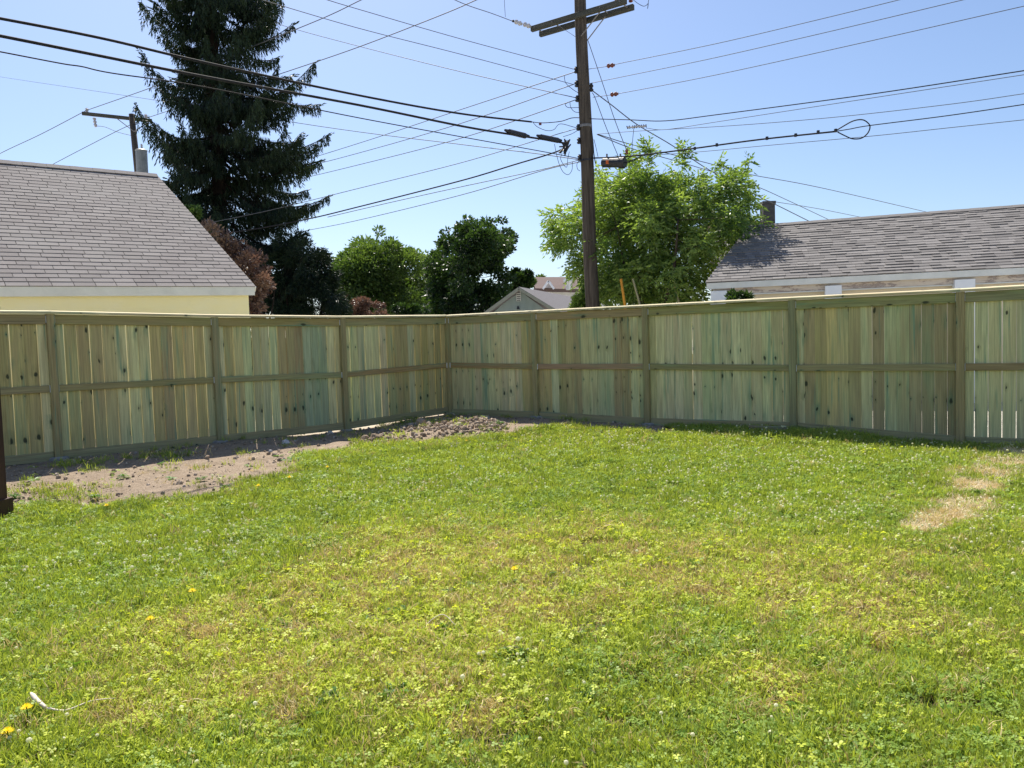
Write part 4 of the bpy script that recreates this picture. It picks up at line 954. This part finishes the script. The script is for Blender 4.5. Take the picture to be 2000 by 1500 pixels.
    n = len(Ps); me = leaf_mesh('crown', Ps-base, Ds, leaf[0]*rg.uniform(.7,1.25,n), leaf[1]*rg.uniform(.7,1.25,n), mat, Ts)
    put('crown', me, T(base), root)
    return root
ash = [(1060,430),(1075,390),(1110,375),(1150,365),(1165,330),(1200,305),(1235,305),(1262,310),(1290,335),(1310,325),(1345,330),(1375,345),(1385,332),(1420,318),(1455,322),(1468,370),(1480,400),(1475,420),(1500,440),(1492,460),(1450,480),(1425,505),(1422,530),(1400,545),(1380,575),(1378,640),(1150,640),(1150,590),(1135,555),(1100,535),(1105,505),(1075,485)]
tree('ash_tree', 'bright green leafy tree behind the utility pole, its shade on the cream garage roof', 'tree', ash, 18.3, 1.8, 1285, 230, (12, 26), 58000, (0.125, 0.046), M_LEAF, 5, zfun=lambda px: float(np.interp(px,[1060,1230,1330,1500],[20.3,19.7,18.7,18.0])), pinnate=7, trunk_r=0.06, multi=5, sprigs=((1264,283,320),(1332,288,330),(1230,300,320),(1400,318,330),(1452,318,330)), up=0.15)
tree('shrub', 'low yellowish green shrub at the foot of the utility pole', 'shrub', [(1105,625),(1112,590),(1128,565),(1145,560),(1160,580),(1165,630)], 19.2, 0.5, 1135, 14, (9, 18), 4500, (0.09, 0.04), M_LEAF, 6, trunk_r=0.03, multi=3)
tree('broadleaf_tree', 'rounded mid green tree between the spruce and the dark maple', 'tree', [(630,640),(628,560),(650,505),(680,475),(700,448),(722,458),(745,445),(768,462),(790,470),(812,482),(832,495),(848,525),(845,640)], 42, 3.5, 735, 120, (12, 30), 42000, (0.20, 0.11), M_LEAFM, 8, trunk_r=0.25, multi=3, up=0.3)
tree('maple_tree', 'dark dense maple rising above the fence corner', 'tree', [(838,640),(828,575),(826,510),(850,480),(868,452),(900,432),(915,414),(940,417),(962,423),(990,426),(1003,450),(1010,475),(990,500),(983,520),(1000,540),(1005,640)], 36, 3.0, 915, 150, (9, 22), 34000, (0.18, 0.11), M_LEAFD, 12, trunk_r=0.3)
tree('broadleaf_tree', 'small dark tree tucked right of the maple beside the green gable', 'tree', [(985,640),(992,545),(1000,528),(1015,522),(1040,532),(1047,552),(1030,575),(1010,640)], 38, 1.2, 1008, 26, (8, 14), 7000, (0.17, 0.10), M_LEAFD, 13, trunk_r=0.12)
tree('broadleaf_tree', 'tiny treetop showing above the far brown roof', 'tree', [(1036,560),(1040,541),(1055,533),(1066,540),(1070,560)], 60, 1.5, 1052, 10, (6, 9), 1500, (0.22, 0.14), M_LEAFM, 14, trunk_r=0.15)
tree('shrub', 'bronze leaved shrub between the yellow garage roof and the spruce', 'shrub', [(380,470),(395,425),(415,420),(440,445),(475,468),(505,480),(528,510),(535,550),(520,590),(515,640),(440,640)], 18.5, 1.0, 480, 60, (10, 22), 11000, (0.085, 0.05), M_LEAFB, 15, trunk_r=0.05, multi=4, up=0.3)
tree('shrub', 'small olive shrub peeking over the yellow garage rake', 'shrub', [(358,470),(362,402),(378,398),(398,418),(405,440),(420,480)], 18.0, 0.6, 385, 14, (8, 13), 3000, (0.08, 0.045), M_LEAFM, 16, trunk_r=0.04, multi=2)
tree('hedge', 'low reddish hedge between spruce and round tree just above the fence', 'hedge', [(640,640),(650,588),(680,576),(720,580),(752,590),(765,640)], 30, 0.7, 700, 30, (8, 14), 7000, (0.11, 0.06), M_LEAFB, 17, trunk_r=0.05, multi=3)
tree('hedge', 'dark green hedge under the round tree just above the fence', 'hedge', [(690,640),(735,602),(760,592),(800,590),(835,600),(850,640)], 31, 0.7, 770, 30, (8, 14), 7000, (0.12, 0.06), M_LEAFD, 18, trunk_r=0.05, multi=3)
tree('shrub', 'little dark bush pressed against the cream garage wall', 'shrub', [(1408,620),(1412,584),(1422,572),(1445,568),(1470,576),(1480,620)], 14.6, 0.3, 1442, 16, (8, 13), 2600, (0.08, 0.045), M_LEAFD, 19, trunk_r=0.02, multi=3)

def spruce():
    rg = np.random.default_rng(42); Zs = 27.0
    b0 = P(432, 600, Zs); b0[2] = gz; t0 = P(414, 0, Zs)
    ax = (t0-P(430, 430, Zs)); ax = ax/ax[2]
    H = 20.0; base = b0
    root = thing('spruce_tree', base, 'towering dark spruce with drooping branches left of centre', 'tree')
    cen = lambda h: P(430, 430, Zs) + ax*(h+gz-P(430,430,Zs)[2])
    hs = np.linspace(0, H, 30); pts = np.array([cen(h) for h in hs]); base_ = pts[0].copy()
    put('trunk', mesh_np('trunk', *tube_vf(pts-base, np.interp(hs,[0,H],[.34,.03]), 12), M_BARKD, True), T(base), root)
    limbs, TP, TD, TL, TT = [], [], [], [], []
    h = 0.5
    while h < H-0.3:
        nb = rg.integers(3, 6) if h < 11 else (rg.integers(2, 6) if h < 17 else 3)
        for _ in range(nb):
            az = rg.uniform(0, 2*math.pi); hh = h+rg.uniform(-.2,.2)
            Lb = np.interp(hh, [0, 3, 6.5, 9, 12, 14.4, 17, 20], [4.5, 4.4, 3.7, 3.5, 3.3, 2.4, 1.3, 0.2])*rg.uniform(0.5, 1.12)*(1+0.26*math.cos(az))
            lim = np.interp(hh, [0,3,6.5,9,12,14.4,17,20], [2.6,2.3,1.6,1.75,1.5,1.05,.4,.1]) if math.cos(az) < 0 else np.interp(hh, [0,3,6.5,9,11.4,14.4,17,20], [4.3,4.0,3.3,3.3,3.5,1.8,.7,.1])
            Lb = min(Lb, lim*rg.uniform(.8,1.05)/max(abs(math.cos(az)), .05))
            d = np.array([math.cos(az), math.sin(az), 0]); p0 = cen(hh)
            dr = rg.uniform(0.10, 0.5); upt = rg.uniform(-0.05, 0.38)
            ss = np.linspace(0, 1, 10)
            pth = np.array([p0 + d*Lb*s + np.array([0,0,Lb*(-dr*np.sin(s*2.0)*0.9 + upt*s**3)]) for s in ss])
            pth += np.cumsum(rg.normal(0, 0.015, pth.shape), 0)
            limbs.append(tube_vf(pth-base, np.linspace(0.045*Lb/3.5+0.008, 0.006, 10), 5, False))
            side = np.array([-d[1], d[0], 0]); tint_b = rg.uniform(0.1, 0.6)
            m = int(9+Lb*7)
            for s in np.linspace(0.14, 1.0, m):
                i = min(8, int(s*9)); f = s*9-i; q = pth[i]*(1-f)+pth[min(9,i+1)]*f
                sl_ = (0.95*(1-s)**0.7+0.10)*min(1, Lb/2.8)*rg.uniform(.5,1.1)
                for sg in (-1, 1):
                    e = q + side*sg*sl_*0.75 + d*sl_*0.55 + np.array([0,0,-0.10*sl_])
                    limbs.append(tube_vf(np.array([q, e])-base, [0.008, 0.003], 3, False))
                    nk = max(2, int(sl_*6.5)) if s > 0.35 else int(sl_*2)
                    for k in range(nk):
                        w_ = (k+rg.random())/nk; tp = q*(1-w_)+e*w_
                        ln = rg.uniform(.14, .55)*(0.7+0.5*(1-s)); dd = np.array([rg.normal(0,.15), rg.normal(0,.15), -1.0])+d*rg.uniform(0,.35)
                        TP.append(tp); TD.append(dd); TL.append(ln); TT.append(tint_b+rg.normal(0,.12)+0.35*s**3)
                TP.append(q); TD.append(d*0.8+np.array([0,0,-.25+0.5*(s>0.85)])+side*rg.normal(0,.3)); TL.append(rg.uniform(.18,.34)); TT.append(tint_b+0.3*s**3)
        for _ in range(5):
            az = rg.uniform(0, 2*math.pi); q = cen(h+rg.uniform(-.15,.15)); d = np.array([math.cos(az), math.sin(az), 0]); Ls_ = rg.uniform(.5, 1.5)
            for s in np.linspace(.2, 1, 6):
                for _k in range(2): TP.append(q+d*Ls_*s+np.array([0,0,-.15*s])+rg.normal(0,.06,3)); TD.append(np.array([rg.normal(0,.25),rg.normal(0,.25),-1])+d*.3); TL.append(rg.uniform(.15,.4)); TT.append(rg.uniform(0,.5))
        h += 0.27 if h < 12 else 0.22
    TP, TD, TL, TT = np.array(TP), np.array(TD), np.array(TL), np.array(TT)
    TD /= np.linalg.norm(TD,axis=1)[:,None]; sx = np.cross(TD, rg.normal(size=TD.shape)); sx /= np.linalg.norm(sx,axis=1)[:,None]
    A, B, Ls, Ws, Ts = [], [], [], [], []
    for j in range(6):
        t_ = j/6; s_ = (1 if j % 2 else -1)
        A.append(TP+TD*(TL*t_*0.9)[:,None]); B.append(TD+sx*s_*0.42*(j < 5)+rg.normal(0,.14,TD.shape)); Ls.append(TL*(0.42 if j < 5 else 0.3)+.04); Ws.append(np.full(len(TL), 0.038)); Ts.append(TT)
    put('branches', mesh_np('branches', *join_vf(limbs), M_BARKD, False), T(base), root)
    put('needles', leaf_mesh('needles', np.vstack(A)-base, np.vstack(B), np.concatenate(Ls), np.concatenate(Ws), M_NEEDLE, np.concatenate(Ts), 0.25), T(base), root)
    print('spruce twigs', len(TP))
spruce()
# lower dark evergreen to the right of the spruce foot
tree('evergreen_shrub', 'dark evergreen mass at the foot of the spruce, behind the fence', 'shrub', [(495,640),(500,560),(520,490),(555,440),(600,445),(632,470),(655,520),(680,580),(690,640)], 25.5, 1.4, 590, 80, (9, 20), 24000, (0.16, 0.035), M_NEEDLE, 23, trunk_r=0.1, multi=3, droop=0.7)

# ------------------------------------------------------------------ lawn scatter (instances)
def scatter(name, label, pts, rot, scl, pick, tint, protos, kind='stuff'):
    me = bpy.data.meshes.new(name); n = len(pts); me.vertices.add(n); me.vertices.foreach_set('co', np.asarray(pts, np.float32).ravel())
    for a, arr, ty in (('scl', scl, 'FLOAT'), ('pick', pick, 'INT'), ('tint', tint, 'FLOAT')):
        at = me.attributes.new(a, ty, 'POINT'); at.data.foreach_set('value', np.asarray(arr, np.int32 if ty == 'INT' else np.float32))
    at = me.attributes.new('rot', 'FLOAT_VECTOR', 'POINT'); at.data.foreach_set('vector', np.asarray(rot, np.float32).ravel())
    o = put(name, me); o['kind'] = kind
    if label: o['label'] = label
    ng = bpy.data.node_groups.new(name, 'GeometryNodeTree'); ng.interface.new_socket('Geometry', in_out='INPUT', socket_type='NodeSocketGeometry'); ng.interface.new_socket('Geometry', in_out='OUTPUT', socket_type='NodeSocketGeometry')
    nd = ng.nodes; gi = nd.new('NodeGroupInput'); go = nd.new('NodeGroupOutput'); ip = nd.new('GeometryNodeInstanceOnPoints'); jn = nd.new('GeometryNodeJoinGeometry')
    for pm in protos:
        po = bpy.data.objects.new(pm.name, pm); oi = nd.new('GeometryNodeObjectInfo'); oi.inputs['Object'].default_value = po; oi.inputs['As Instance'].default_value = True
        ng.links.new(oi.outputs['Geometry'], jn.inputs[0])
    def na(nm, ty): q = nd.new('GeometryNodeInputNamedAttribute'); q.data_type = ty; q.inputs[0].default_value = nm; return q.outputs['Attribute']
    er = nd.new('FunctionNodeEulerToRotation'); ng.links.new(na('rot','FLOAT_VECTOR'), er.inputs[0])
    ng.links.new(gi.outputs[0], ip.inputs['Points']); ng.links.new(jn.outputs[0], ip.inputs['Instance']); ip.inputs['Pick Instance'].default_value = True
    ng.links.new(na('pick','INT'), ip.inputs['Instance Index']); ng.links.new(er.outputs[0], ip.inputs['Rotation']); ng.links.new(na('scl','FLOAT'), ip.inputs['Scale'])
    ng.links.new(ip.outputs[0], go.inputs[0]); md = o.modifiers.new('scatter', 'NODES'); md.node_group = ng
    return o
def tuft(name, n, spread, h, wid, mat, lean, rg, stiff=1.0):
    V, Fc, Tn = [], [], []
    for i in range(n):
        r = spread*math.sqrt(rg.random()); a = rg.uniform(0, 6.28); x, y = r*math.cos(a), r*math.sin(a)
        hh = h*rg.uniform(.5,1.15); b = rg.uniform(0,6.28); ln = lean*rg.uniform(.3,1.4)*hh; dx, dy = math.cos(b)*ln, math.sin(b)*ln
        c = rg.uniform(0,6.28); wx, wy = math.cos(c)*wid/2, math.sin(c)*wid/2; t_ = rg.random(); o = len(V)
        V += [(x-wx,y-wy,0),(x+wx,y+wy,0),(x+dx*.35+wx*.8,y+dy*.35+wy*.8,hh*.6),(x+dx*.35-wx*.8,y+dy*.35-wy*.8,hh*.6),(x+dx,y+dy,hh)]; Tn += [t_*.8]*4+[min(1,t_+.2)]
        Fc += [(o,o+1,o+2,o+3),(o+3,o+2,o+4)]
    return mesh_np(name, V, Fc, mat, False, {'tint': Tn})
def clover(name, n, spread, h, size, mat, rg, lobes=3):
    V, Fc, Tn = [], [], []
    for i in range(n):
        r = spread*math.sqrt(rg.random()); a = rg.uniform(0,6.28); cx, cy, cz = r*math.cos(a), r*math.sin(a), h*rg.uniform(.45,1.1); a0 = rg.uniform(0,6.28); t_ = rg.random(); s = size*rg.uniform(.6,1.25)
        tx, ty = rg.normal(0,.35), rg.normal(0,.35)
        for k in range(lobes):
            b = a0+k*2*math.pi/lobes; e = (math.cos(b), math.sin(b)); f = (-e[1], e[0]); o = len(V)
            for (u_, v_) in ((0.02,0),(0.6,.45),(1.0,.28),(1.0,-.28),(0.6,-.45)):
                px_, py_ = s*(e[0]*u_+f[0]*v_), s*(e[1]*u_+f[1]*v_); V.append((cx+px_, cy+py_, cz+px_*tx+py_*ty+0.15*s*abs(v_)))
            Fc.append((o,o+4,o+3,o+2,o+1)); Tn += [t_]*5
    return mesh_np(name, V, Fc, mat, False, {'tint': Tn})
def rosette(name, n, length, wid, mat, rg, lift=.35):
    V, Fc, Tn = [], [], []
    for i in range(n):
        a = 2*math.pi*i/n+rg.normal(0,.25); L_ = length*rg.uniform(.6,1.1); lf = lift*rg.uniform(.3,1.4); e = np.array([math.cos(a),math.sin(a)]); f = np.array([-e[1],e[0]]); o = len(V); t_ = rg.random()
        for u_, w_ in ((.05,.12),(.35,.7),(.7,1.0),(.92,.6)):
            z = L_*(lf*u_-0.35*lf*u_*u_*1.6)+.006
            for s in (-1, 0, 1): V.append((*(e*L_*u_+f*s*wid*w_/2), z+(0.0 if s else -wid*.12*w_))); Tn.append(t_)
        V.append((*(e*L_), L_*(lf-.56*lf)+.004)); Tn.append(t_)
        for r_ in range(3):
            for s in range(2): Fc.append((o+r_*3+s, o+r_*3+s+1, o+r_*3+s+4, o+r_*3+s+3))
        Fc += [(o+9,o+10,o+12),(o+10,o+11,o+12)]
    return mesh_np(name, V, Fc, mat, False, {'tint': Tn})
def blossom(name, rg, mat, r=.011, h=.06):
    V, Fc, Tn = [], [], []
    n = 7
    for (z, q) in ((0,.5),(.35,1.0),(.8,.85),(1.1,.35)):
        for k in range(n): a = 2*math.pi*k/n; V.append((r*q*math.cos(a), r*q*math.sin(a), h+r*1.3*z)); Tn.append(.3+.6*z+rg.normal(0,.15))
    for j in range(3):
        for k in range(n): Fc.append((j*n+k, j*n+(k+1)%n, (j+1)*n+(k+1)%n, (j+1)*n+k))
    Fc.append(tuple(3*n+k for k in range(n))); o = len(V)
    V += [(-.001,0,0),(.001,0,0),(.001,0,h),(-.001,0,h)]; Tn += [0]*4; Fc.append((o,o+1,o+2,o+3))
    return mesh_np(name, V, Fc, mat, False, {'tint': np.clip(Tn,0,1)})
rg = np.random.default_rng(99)
grass_p = [tuft('grass_tuft', 30, .08, .055, .0048, M_GRASS, .55, rg) for _ in range(5)]
dry_p = [tuft('dry_tuft', 30, .085, .044, .0046, M_DRY, 1.0, rg) for _ in range(4)]
straw_p = [tuft('straw_tuft', 36, .09, .03, .004, M_STRAWG, 1.8, rg) for _ in range(3)]
clo_p = [clover('clover_patch', 18, .085, .040, .0108, M_CLOVER, rg) for _ in range(4)]
yel_p = [clover('yellow_sprig', 9, .075, .045, .0105, M_YLEAF, rg, 3) for _ in range(4)]
weed_p = [rosette('weed_leaves', 7, .085, .03, M_WEED, rg) for _ in range(3)]
flo_p = [blossom('clover_blossom', rg, M_PETALW, .0085, .05), blossom('clover_blossom', rg, M_PETALW, .007, .06)]

def sample(n, near_bias=True):
    """candidate points inside the yard, as seen by the camera, denser close by"""
    k = n*3; y = 1.9+(15-1.9)*rg.random(k)**1.25 if near_bias else rg.uniform(1.9, 15, k)
    x = rg.uniform(-1, 1, k)*(y*0.74+1.6); m = poly_sd(x, y, yard) > 0.02
    x, y = x[m], y[m]; return x[:n], y[:n]
def build(name, n, protos, prob, smin, smax, tintf, tilt=.15, near=True, lift=0.0):
    gs = (len(name)*3.7) % 11
    x, y = sample(n, near); pr = prob(x, y)*np.clip(.25+2.2*(vnoise(x+gs, y-gs, 9.0)-.25), .12, 1); k = rg.random(len(x)) < pr; x, y = x[k], y[k]; z = gh(x, y)+lift; m = len(x)
    rot = np.stack([rg.normal(0,tilt,m), rg.normal(0,tilt,m), rg.uniform(0,6.283,m)], -1)
    sc = rg.uniform(smin, smax, m)*(0.7+0.65*fbm(x*1.0, y, 5.5))*np.clip(0.85+0.03*y, .8, 1.25)
    t_ = np.clip(tintf(x, y)+rg.normal(0,.23,m), 0, 1)
    print(name, m); return scatter(name, None, np.stack([x,y,z],-1), rot, sc, rg.integers(0,len(protos),m), t_, protos)
D_ = lambda x, y: np.clip((dirt_f(x,y)+ (fbm(x,y,2.6)-.5)*1.1-.34)/.25, 0, 1)*(1-.12*(fbm(x+31,y+3,1.4)>.62))
dryv = lambda x, y: dry_f(x, y)*(1-.75*lush_f(x,y))
build('grass', 62000, grass_p, lambda x,y: (1-D_(x,y)*.985)*(1-.93*straw_f(x,y))*(1-.5*dryv(x,y)), .75, 1.3, lambda x,y: .45+.45*(fbm(x,y,1.3)-.5)+.12*dryv(x,y), .2)
build('dry_grass', 52000, dry_p, lambda x,y: (1-D_(x,y)*.97)*np.clip(.14+.85*dryv(x,y)*(.1+1.7*fbm(x,y,4))+.35*straw_f(x,y)-.10*lush_f(x,y),0,1), .7, 1.3, lambda x,y: .5+.4*(fbm(x+4,y,2)-.5), .3)
build('straw', 60000, straw_p, lambda x,y: np.clip(straw_f(x,y)*1.4-.25,0,1), .7, 1.3, lambda x,y: .6+0*x, .3)
build('clover', 70000, clo_p, lambda x,y: (1-D_(x,y)*.99)*(1-.95*straw_f(x,y))*np.clip(.30+.7*(fbm(x+3,y+7,1.0)-.4)+.8*(fbm(x+3,y+7,6.0)-.5)+.25*lush_f(x,y)-.45*dryv(x,y),0,1), .75, 1.25, lambda x,y: .5+.5*(fbm(x,y+3,1.5)-.5), .15)
build('yellow_weeds', 52000, yel_p, lambda x,y: (1-D_(x,y))*(1-straw_f(x,y))*np.clip(.20+.65*dryv(x,y)+.35*(fbm(x+13,y,4.2)-.5)-.16*lush_f(x,y),0,1)*.9, .7, 1.3, lambda x,y: .5+.3*(fbm(x,y+3,1.5)-.5), .2)
build('weed_leaves', 9000, weed_p, lambda x,y: (1-D_(x,y)*.9)*(1-straw_f(x,y))*np.clip(.10+.5*(fbm(x+23,y+5,1.6)>.6),0,1), .6, 1.3, lambda x,y: .5+0*x, .15)
fl_patch = [(G(a,b), r) for a,b,r in [(1040,878,.7),(880,935,.9),(1250,925,.7),(1420,890,1.4),(1620,925,1.1),(1780,890,.9),(1500,1000,.7),(1640,1010,.7),(1320,980,.5),(740,965,.9),(1200,870,.8),(1900,1000,.5),(1960,1050,.5),(420,1080,.6),(250,1100,.5),(1000,1300,.25),(60,1440,.25)]]
def flf(x, y):
    v = 0.03+0*x
    for c, r in fl_patch: v = v+.55*np.exp(-((x-c[0])**2+(y-c[1])**2)/r**2)
    return np.clip(v*(1-D_(x,y))*(.3+1.6*(fbm(x,y,2.5)-.25)), 0, 1)
build('clover_blossoms', 26000, flo_p, flf, .75, 1.35, lambda x,y: .6+0*x, .15, near=False)

# soil clods
def clod(name, rg, mat, flat=.6):
    V = []; n = 6
    for (z, q) in ((-.5,.55),(0,1),(.55,.65)):
        for k in range(n): a = 2*math.pi*k/n; s = rg.uniform(.75,1.2); V.append((q*s*math.cos(a)*.5, q*s*math.sin(a)*.5*rg.uniform(.6,1), z*flat))
    V.append((0,0,.75*flat)); Fc = [(j*n+k, j*n+(k+1)%n, (j+1)*n+(k+1)%n, (j+1)*n+k) for j in range(2) for k in range(n)]+[(2*n+k, 2*n+(k+1)%n, 3*n) for k in range(n)]
    return mesh_np(name, V, Fc, mat, False, {'tint': [.5]*len(V)})
def clod_mat():
    m, t, b = newmat('soil clods', .95, .1); tt = attr(t, 'tint', 'INSTANCER'); c = ramp(t, tt, [(0,(0.20,0.15,0.105)),(.6,(.38,.295,.215)),(1,(.58,.48,.38))])
    g_ = N(t,'ShaderNodeNewGeometry'); f = noise(t, g_.outputs['Position'], 60, 4).outputs[0]; L(t, mix(t, 1.0, c, ramp(t,f,[(.3,.7),(.7,1.2)]), 'MULTIPLY'), b.inputs['Base Color']); bump(t,b,f,.6,.01); return m
MC = clod_mat(); clod_p = [clod('clod', rg, MC) for _ in range(6)]
k = 60000; x = rg.uniform(-8, 2.5, k); y = rg.uniform(6, 14.6, k); ms = poly_sd(x,y,mulch_poly); ds = poly_sd(x,y,dirt_poly); ins = poly_sd(x,y,yard)
pr = np.where(ms > -.05, .25+.45*(fbm(x,y,3)>.47), np.where(ds > 0, .07+.12*(fbm(x,y,2)>.6), 0))*(ins > 0)
kk = rg.random(k) < pr; x, y, ms = x[kk], y[kk], ms[kk]; m = len(x); print('clods', m)
sc = np.where(ms > -.05, rg.gamma(1.5, .021, m)+.012, rg.gamma(1.6,.010,m)+.008)
scatter('soil_clods', 'brown clods of dug earth heaped before the fence corner', np.stack([x,y,gh(x,y)+sc*.15],-1), np.stack([rg.normal(0,.5,m),rg.normal(0,.5,m),rg.uniform(0,6.28,m)],-1), sc, rg.integers(0,6,m), rg.random(m), clod_p)

# ------------------------------------------------------------------ countable small things on the lawn
def place(name, me, p, s=1.0, rz=0.0): return put(name, me, T(p) @ Matrix.Rotation(rz,4,'Z') @ Matrix.Scale(s,4))
def dandelion(px_, py_, label, s=1.0):
    g = G(px_, py_); g[2] = gh(g[0], g[1])[0]+.025
    root = thing('dandelion', g, label, 'flower', 'dandelions in the lawn')
    V, Fc, Tn = [], [], []
    for ring, (r, z, n) in enumerate(((.024,.045,14),(.016,.052,10),(.008,.057,6))):
        for k in range(n):
            a = 2*math.pi*(k+.3*ring)/n; e = (math.cos(a),math.sin(a)); f = (-e[1],e[0]); o = len(V)
            V += [(0,0,z-.008),(e[0]*r*.6+f[0]*.003,e[1]*r*.6+f[1]*.003,z),(e[0]*r,e[1]*r,z+.003),(e[0]*r*.6-f[0]*.003,e[1]*r*.6-f[1]*.003,z)]; Fc.append((o,o+1,o+2,o+3)); Tn += [.3+.3*ring]*4
    put('flower_head', mesh_np('flower_head', V, Fc, M_PETALY, False, {'tint': Tn}), T(g)@Matrix.Scale(s,4), root)
    put('stem', mesh_np('stem', *tube_vf([(0,0,-.03),(.002,0,.02),(0,0,.045)], .002, 5), M_WEED), T(g)@Matrix.Scale(s,4), root)
for x, y, lb in ((295,1236,'yellow dandelion at the dry patch edge, lower left of the lawn'),(17,1463,'large yellow dandelion at the bottom left corner'),(54,1414,'orange yellow dandelion just above the bottom left corner, beside the dry stalk'),(377,1180,'yellow dandelion above the dry patch, left half of the lawn'),(209,1003,'yellow dandelion close to the bare dirt edge'),(505,962,'yellow dandelion right of the bare dirt, near the far weeds'),(566,945,'yellow dandelion farthest back beside the sparse grass'),(912,872,'orange yellow dandelion in front of the clod heap'),(640,925,'yellow dandelion below the middle of the left fence'),(1005,1135,'yellow dandelion in the middle of the lawn')):
    dandelion(x, y, lb, 1.15)
def weed(px_, py_, size, n, label, mat=M_WEED, lift=.45, h=.0, grp='leafy weeds in the lawn'):
    g = G(px_, py_); g[2] = gh(g[0], g[1])[0]+h
    root = thing('leafy_weed', g, label, 'weed', grp); rw = np.random.default_rng(px_)
    for k in range(3):
        me = rosette('leaf_rosette', n, size*(1-.2*k), size*.24, mat, rw, lift*(1+.6*k)); 
        put('leaf_rosette', me, T(g+[rw.normal(0,size*.25), rw.normal(0,size*.25), .008*k])@Matrix.Rotation(rw.uniform(0,6),4,'Z'), root)
for a in ((660,1158,.11,8,'dark green weed clump in the yellow grass left of centre'),(775,1205,.09,7,'greyish weed clump right of the dark one, left of centre'),(640,1390,.13,8,'broad weed at the bottom, left of centre'),(760,1375,.12,6,'bright fan leaved weed at the bottom centre'),(1010,1285,.12,8,'dark clover like weed lower middle of lawn'),(80,1135,.12,7,'big leaved weed near the left edge beside a white scrap'),(870,1170,.10,6,'fresh green weed above the pale grass arc'),(975,832,.17,9,'spiky green weed at the right end of the clod heap'),(440,955,.10,7,'dark weed on the right end of the bare dirt'),(240,935,.11,8,'bright weed tuft in the middle of bare dirt'),(190,975,.12,7,'dark weed where bare dirt meets lawn'),(1150,1375,.10,7,'low weed at the bottom right of centre'),(30,975,.10,7,'pale weed beside the brown post foot'),(395,940,.09,7,'small weed on the dirt left of the dark weed'),(1905,968,.11,8,'grey green weed between the two straw patches')):
    weed(a[0], a[1], a[2]*.8, a[3]+4, a[4], h=.008)
# dry stalk bottom left, pale arc, stones, scrap
def gpt(x, y, l=.03): g = G(x, y); g[2] = gh(g[0], g[1])[0]+l; return g
st = thing('dry_stalk', gpt(62,1385), 'bleached curved stalk lying in the grass at lower left', 'stalk')
c = catmull([gpt(62,1382,.07), gpt(75,1393,.06), gpt(92,1403,.05)], 5); put('husk', mesh_np('husk', *tube_vf(c, np.interp(np.linspace(0,1,len(c)),[0,.2,1],[.004,.011,.007]), 7), M_STRAW, True), Matrix(), st)
c = catmull([gpt(92,1403,.05), gpt(130,1405,.045), gpt(180,1391,.055), gpt(228,1383,.05)], 6); put('stem', mesh_np('stem', *tube_vf(c, np.linspace(.005,.0015,len(c)), 5), M_STRAW, True), Matrix(), st)
c = catmull([gpt(825,1245,.04), gpt(845,1236,.07), gpt(868,1232,.085), gpt(890,1240,.05)], 6); o = put('grass_stem', mesh_np('grass_stem', *tube_vf(c, .002, 5), M_STRAW, True)); tag(o, 'pale bent grass stem arching in the dry patch at centre left', 'stem')
for x, y, s, lb in ((558,868,.16,'flat pale stone lying in the fence shade on bare dirt'),(528,881,.07,'small pale stone on dirt beside the larger one'),(645,848,.12,'rounded stone under the gap beneath the left fence'),(708,857,.10,'brown rock at the left tip of the clod heap'),(95,1128,.05,'white scrap among leaves near the left edge')):
    g = gpt(x, y, .01); rs = np.random.default_rng(x); me = clod('stone', rs, M_STONE if x != 708 else MC, .45)
    o = place('stone' if x != 95 else 'scrap', me, g, s, rs.uniform(0,6)); tag(o, lb, 'stone' if x != 95 else 'scrap', 'stones on the bare dirt' if x != 95 else None)
for pv_, lb in (((1500,848),'weathered board end lying under the right fence kickboard'),):
    a, b = gpt(1468,843,.05), gpt(1540,846,.05); beam_o = beam('loose_board', a+RN*.10, b+RN*.10, .09, .03, (0,0,1), M_WOOD, None, .004, (.27,.2,.13,.3)); tag(beam_o, lb, 'board')
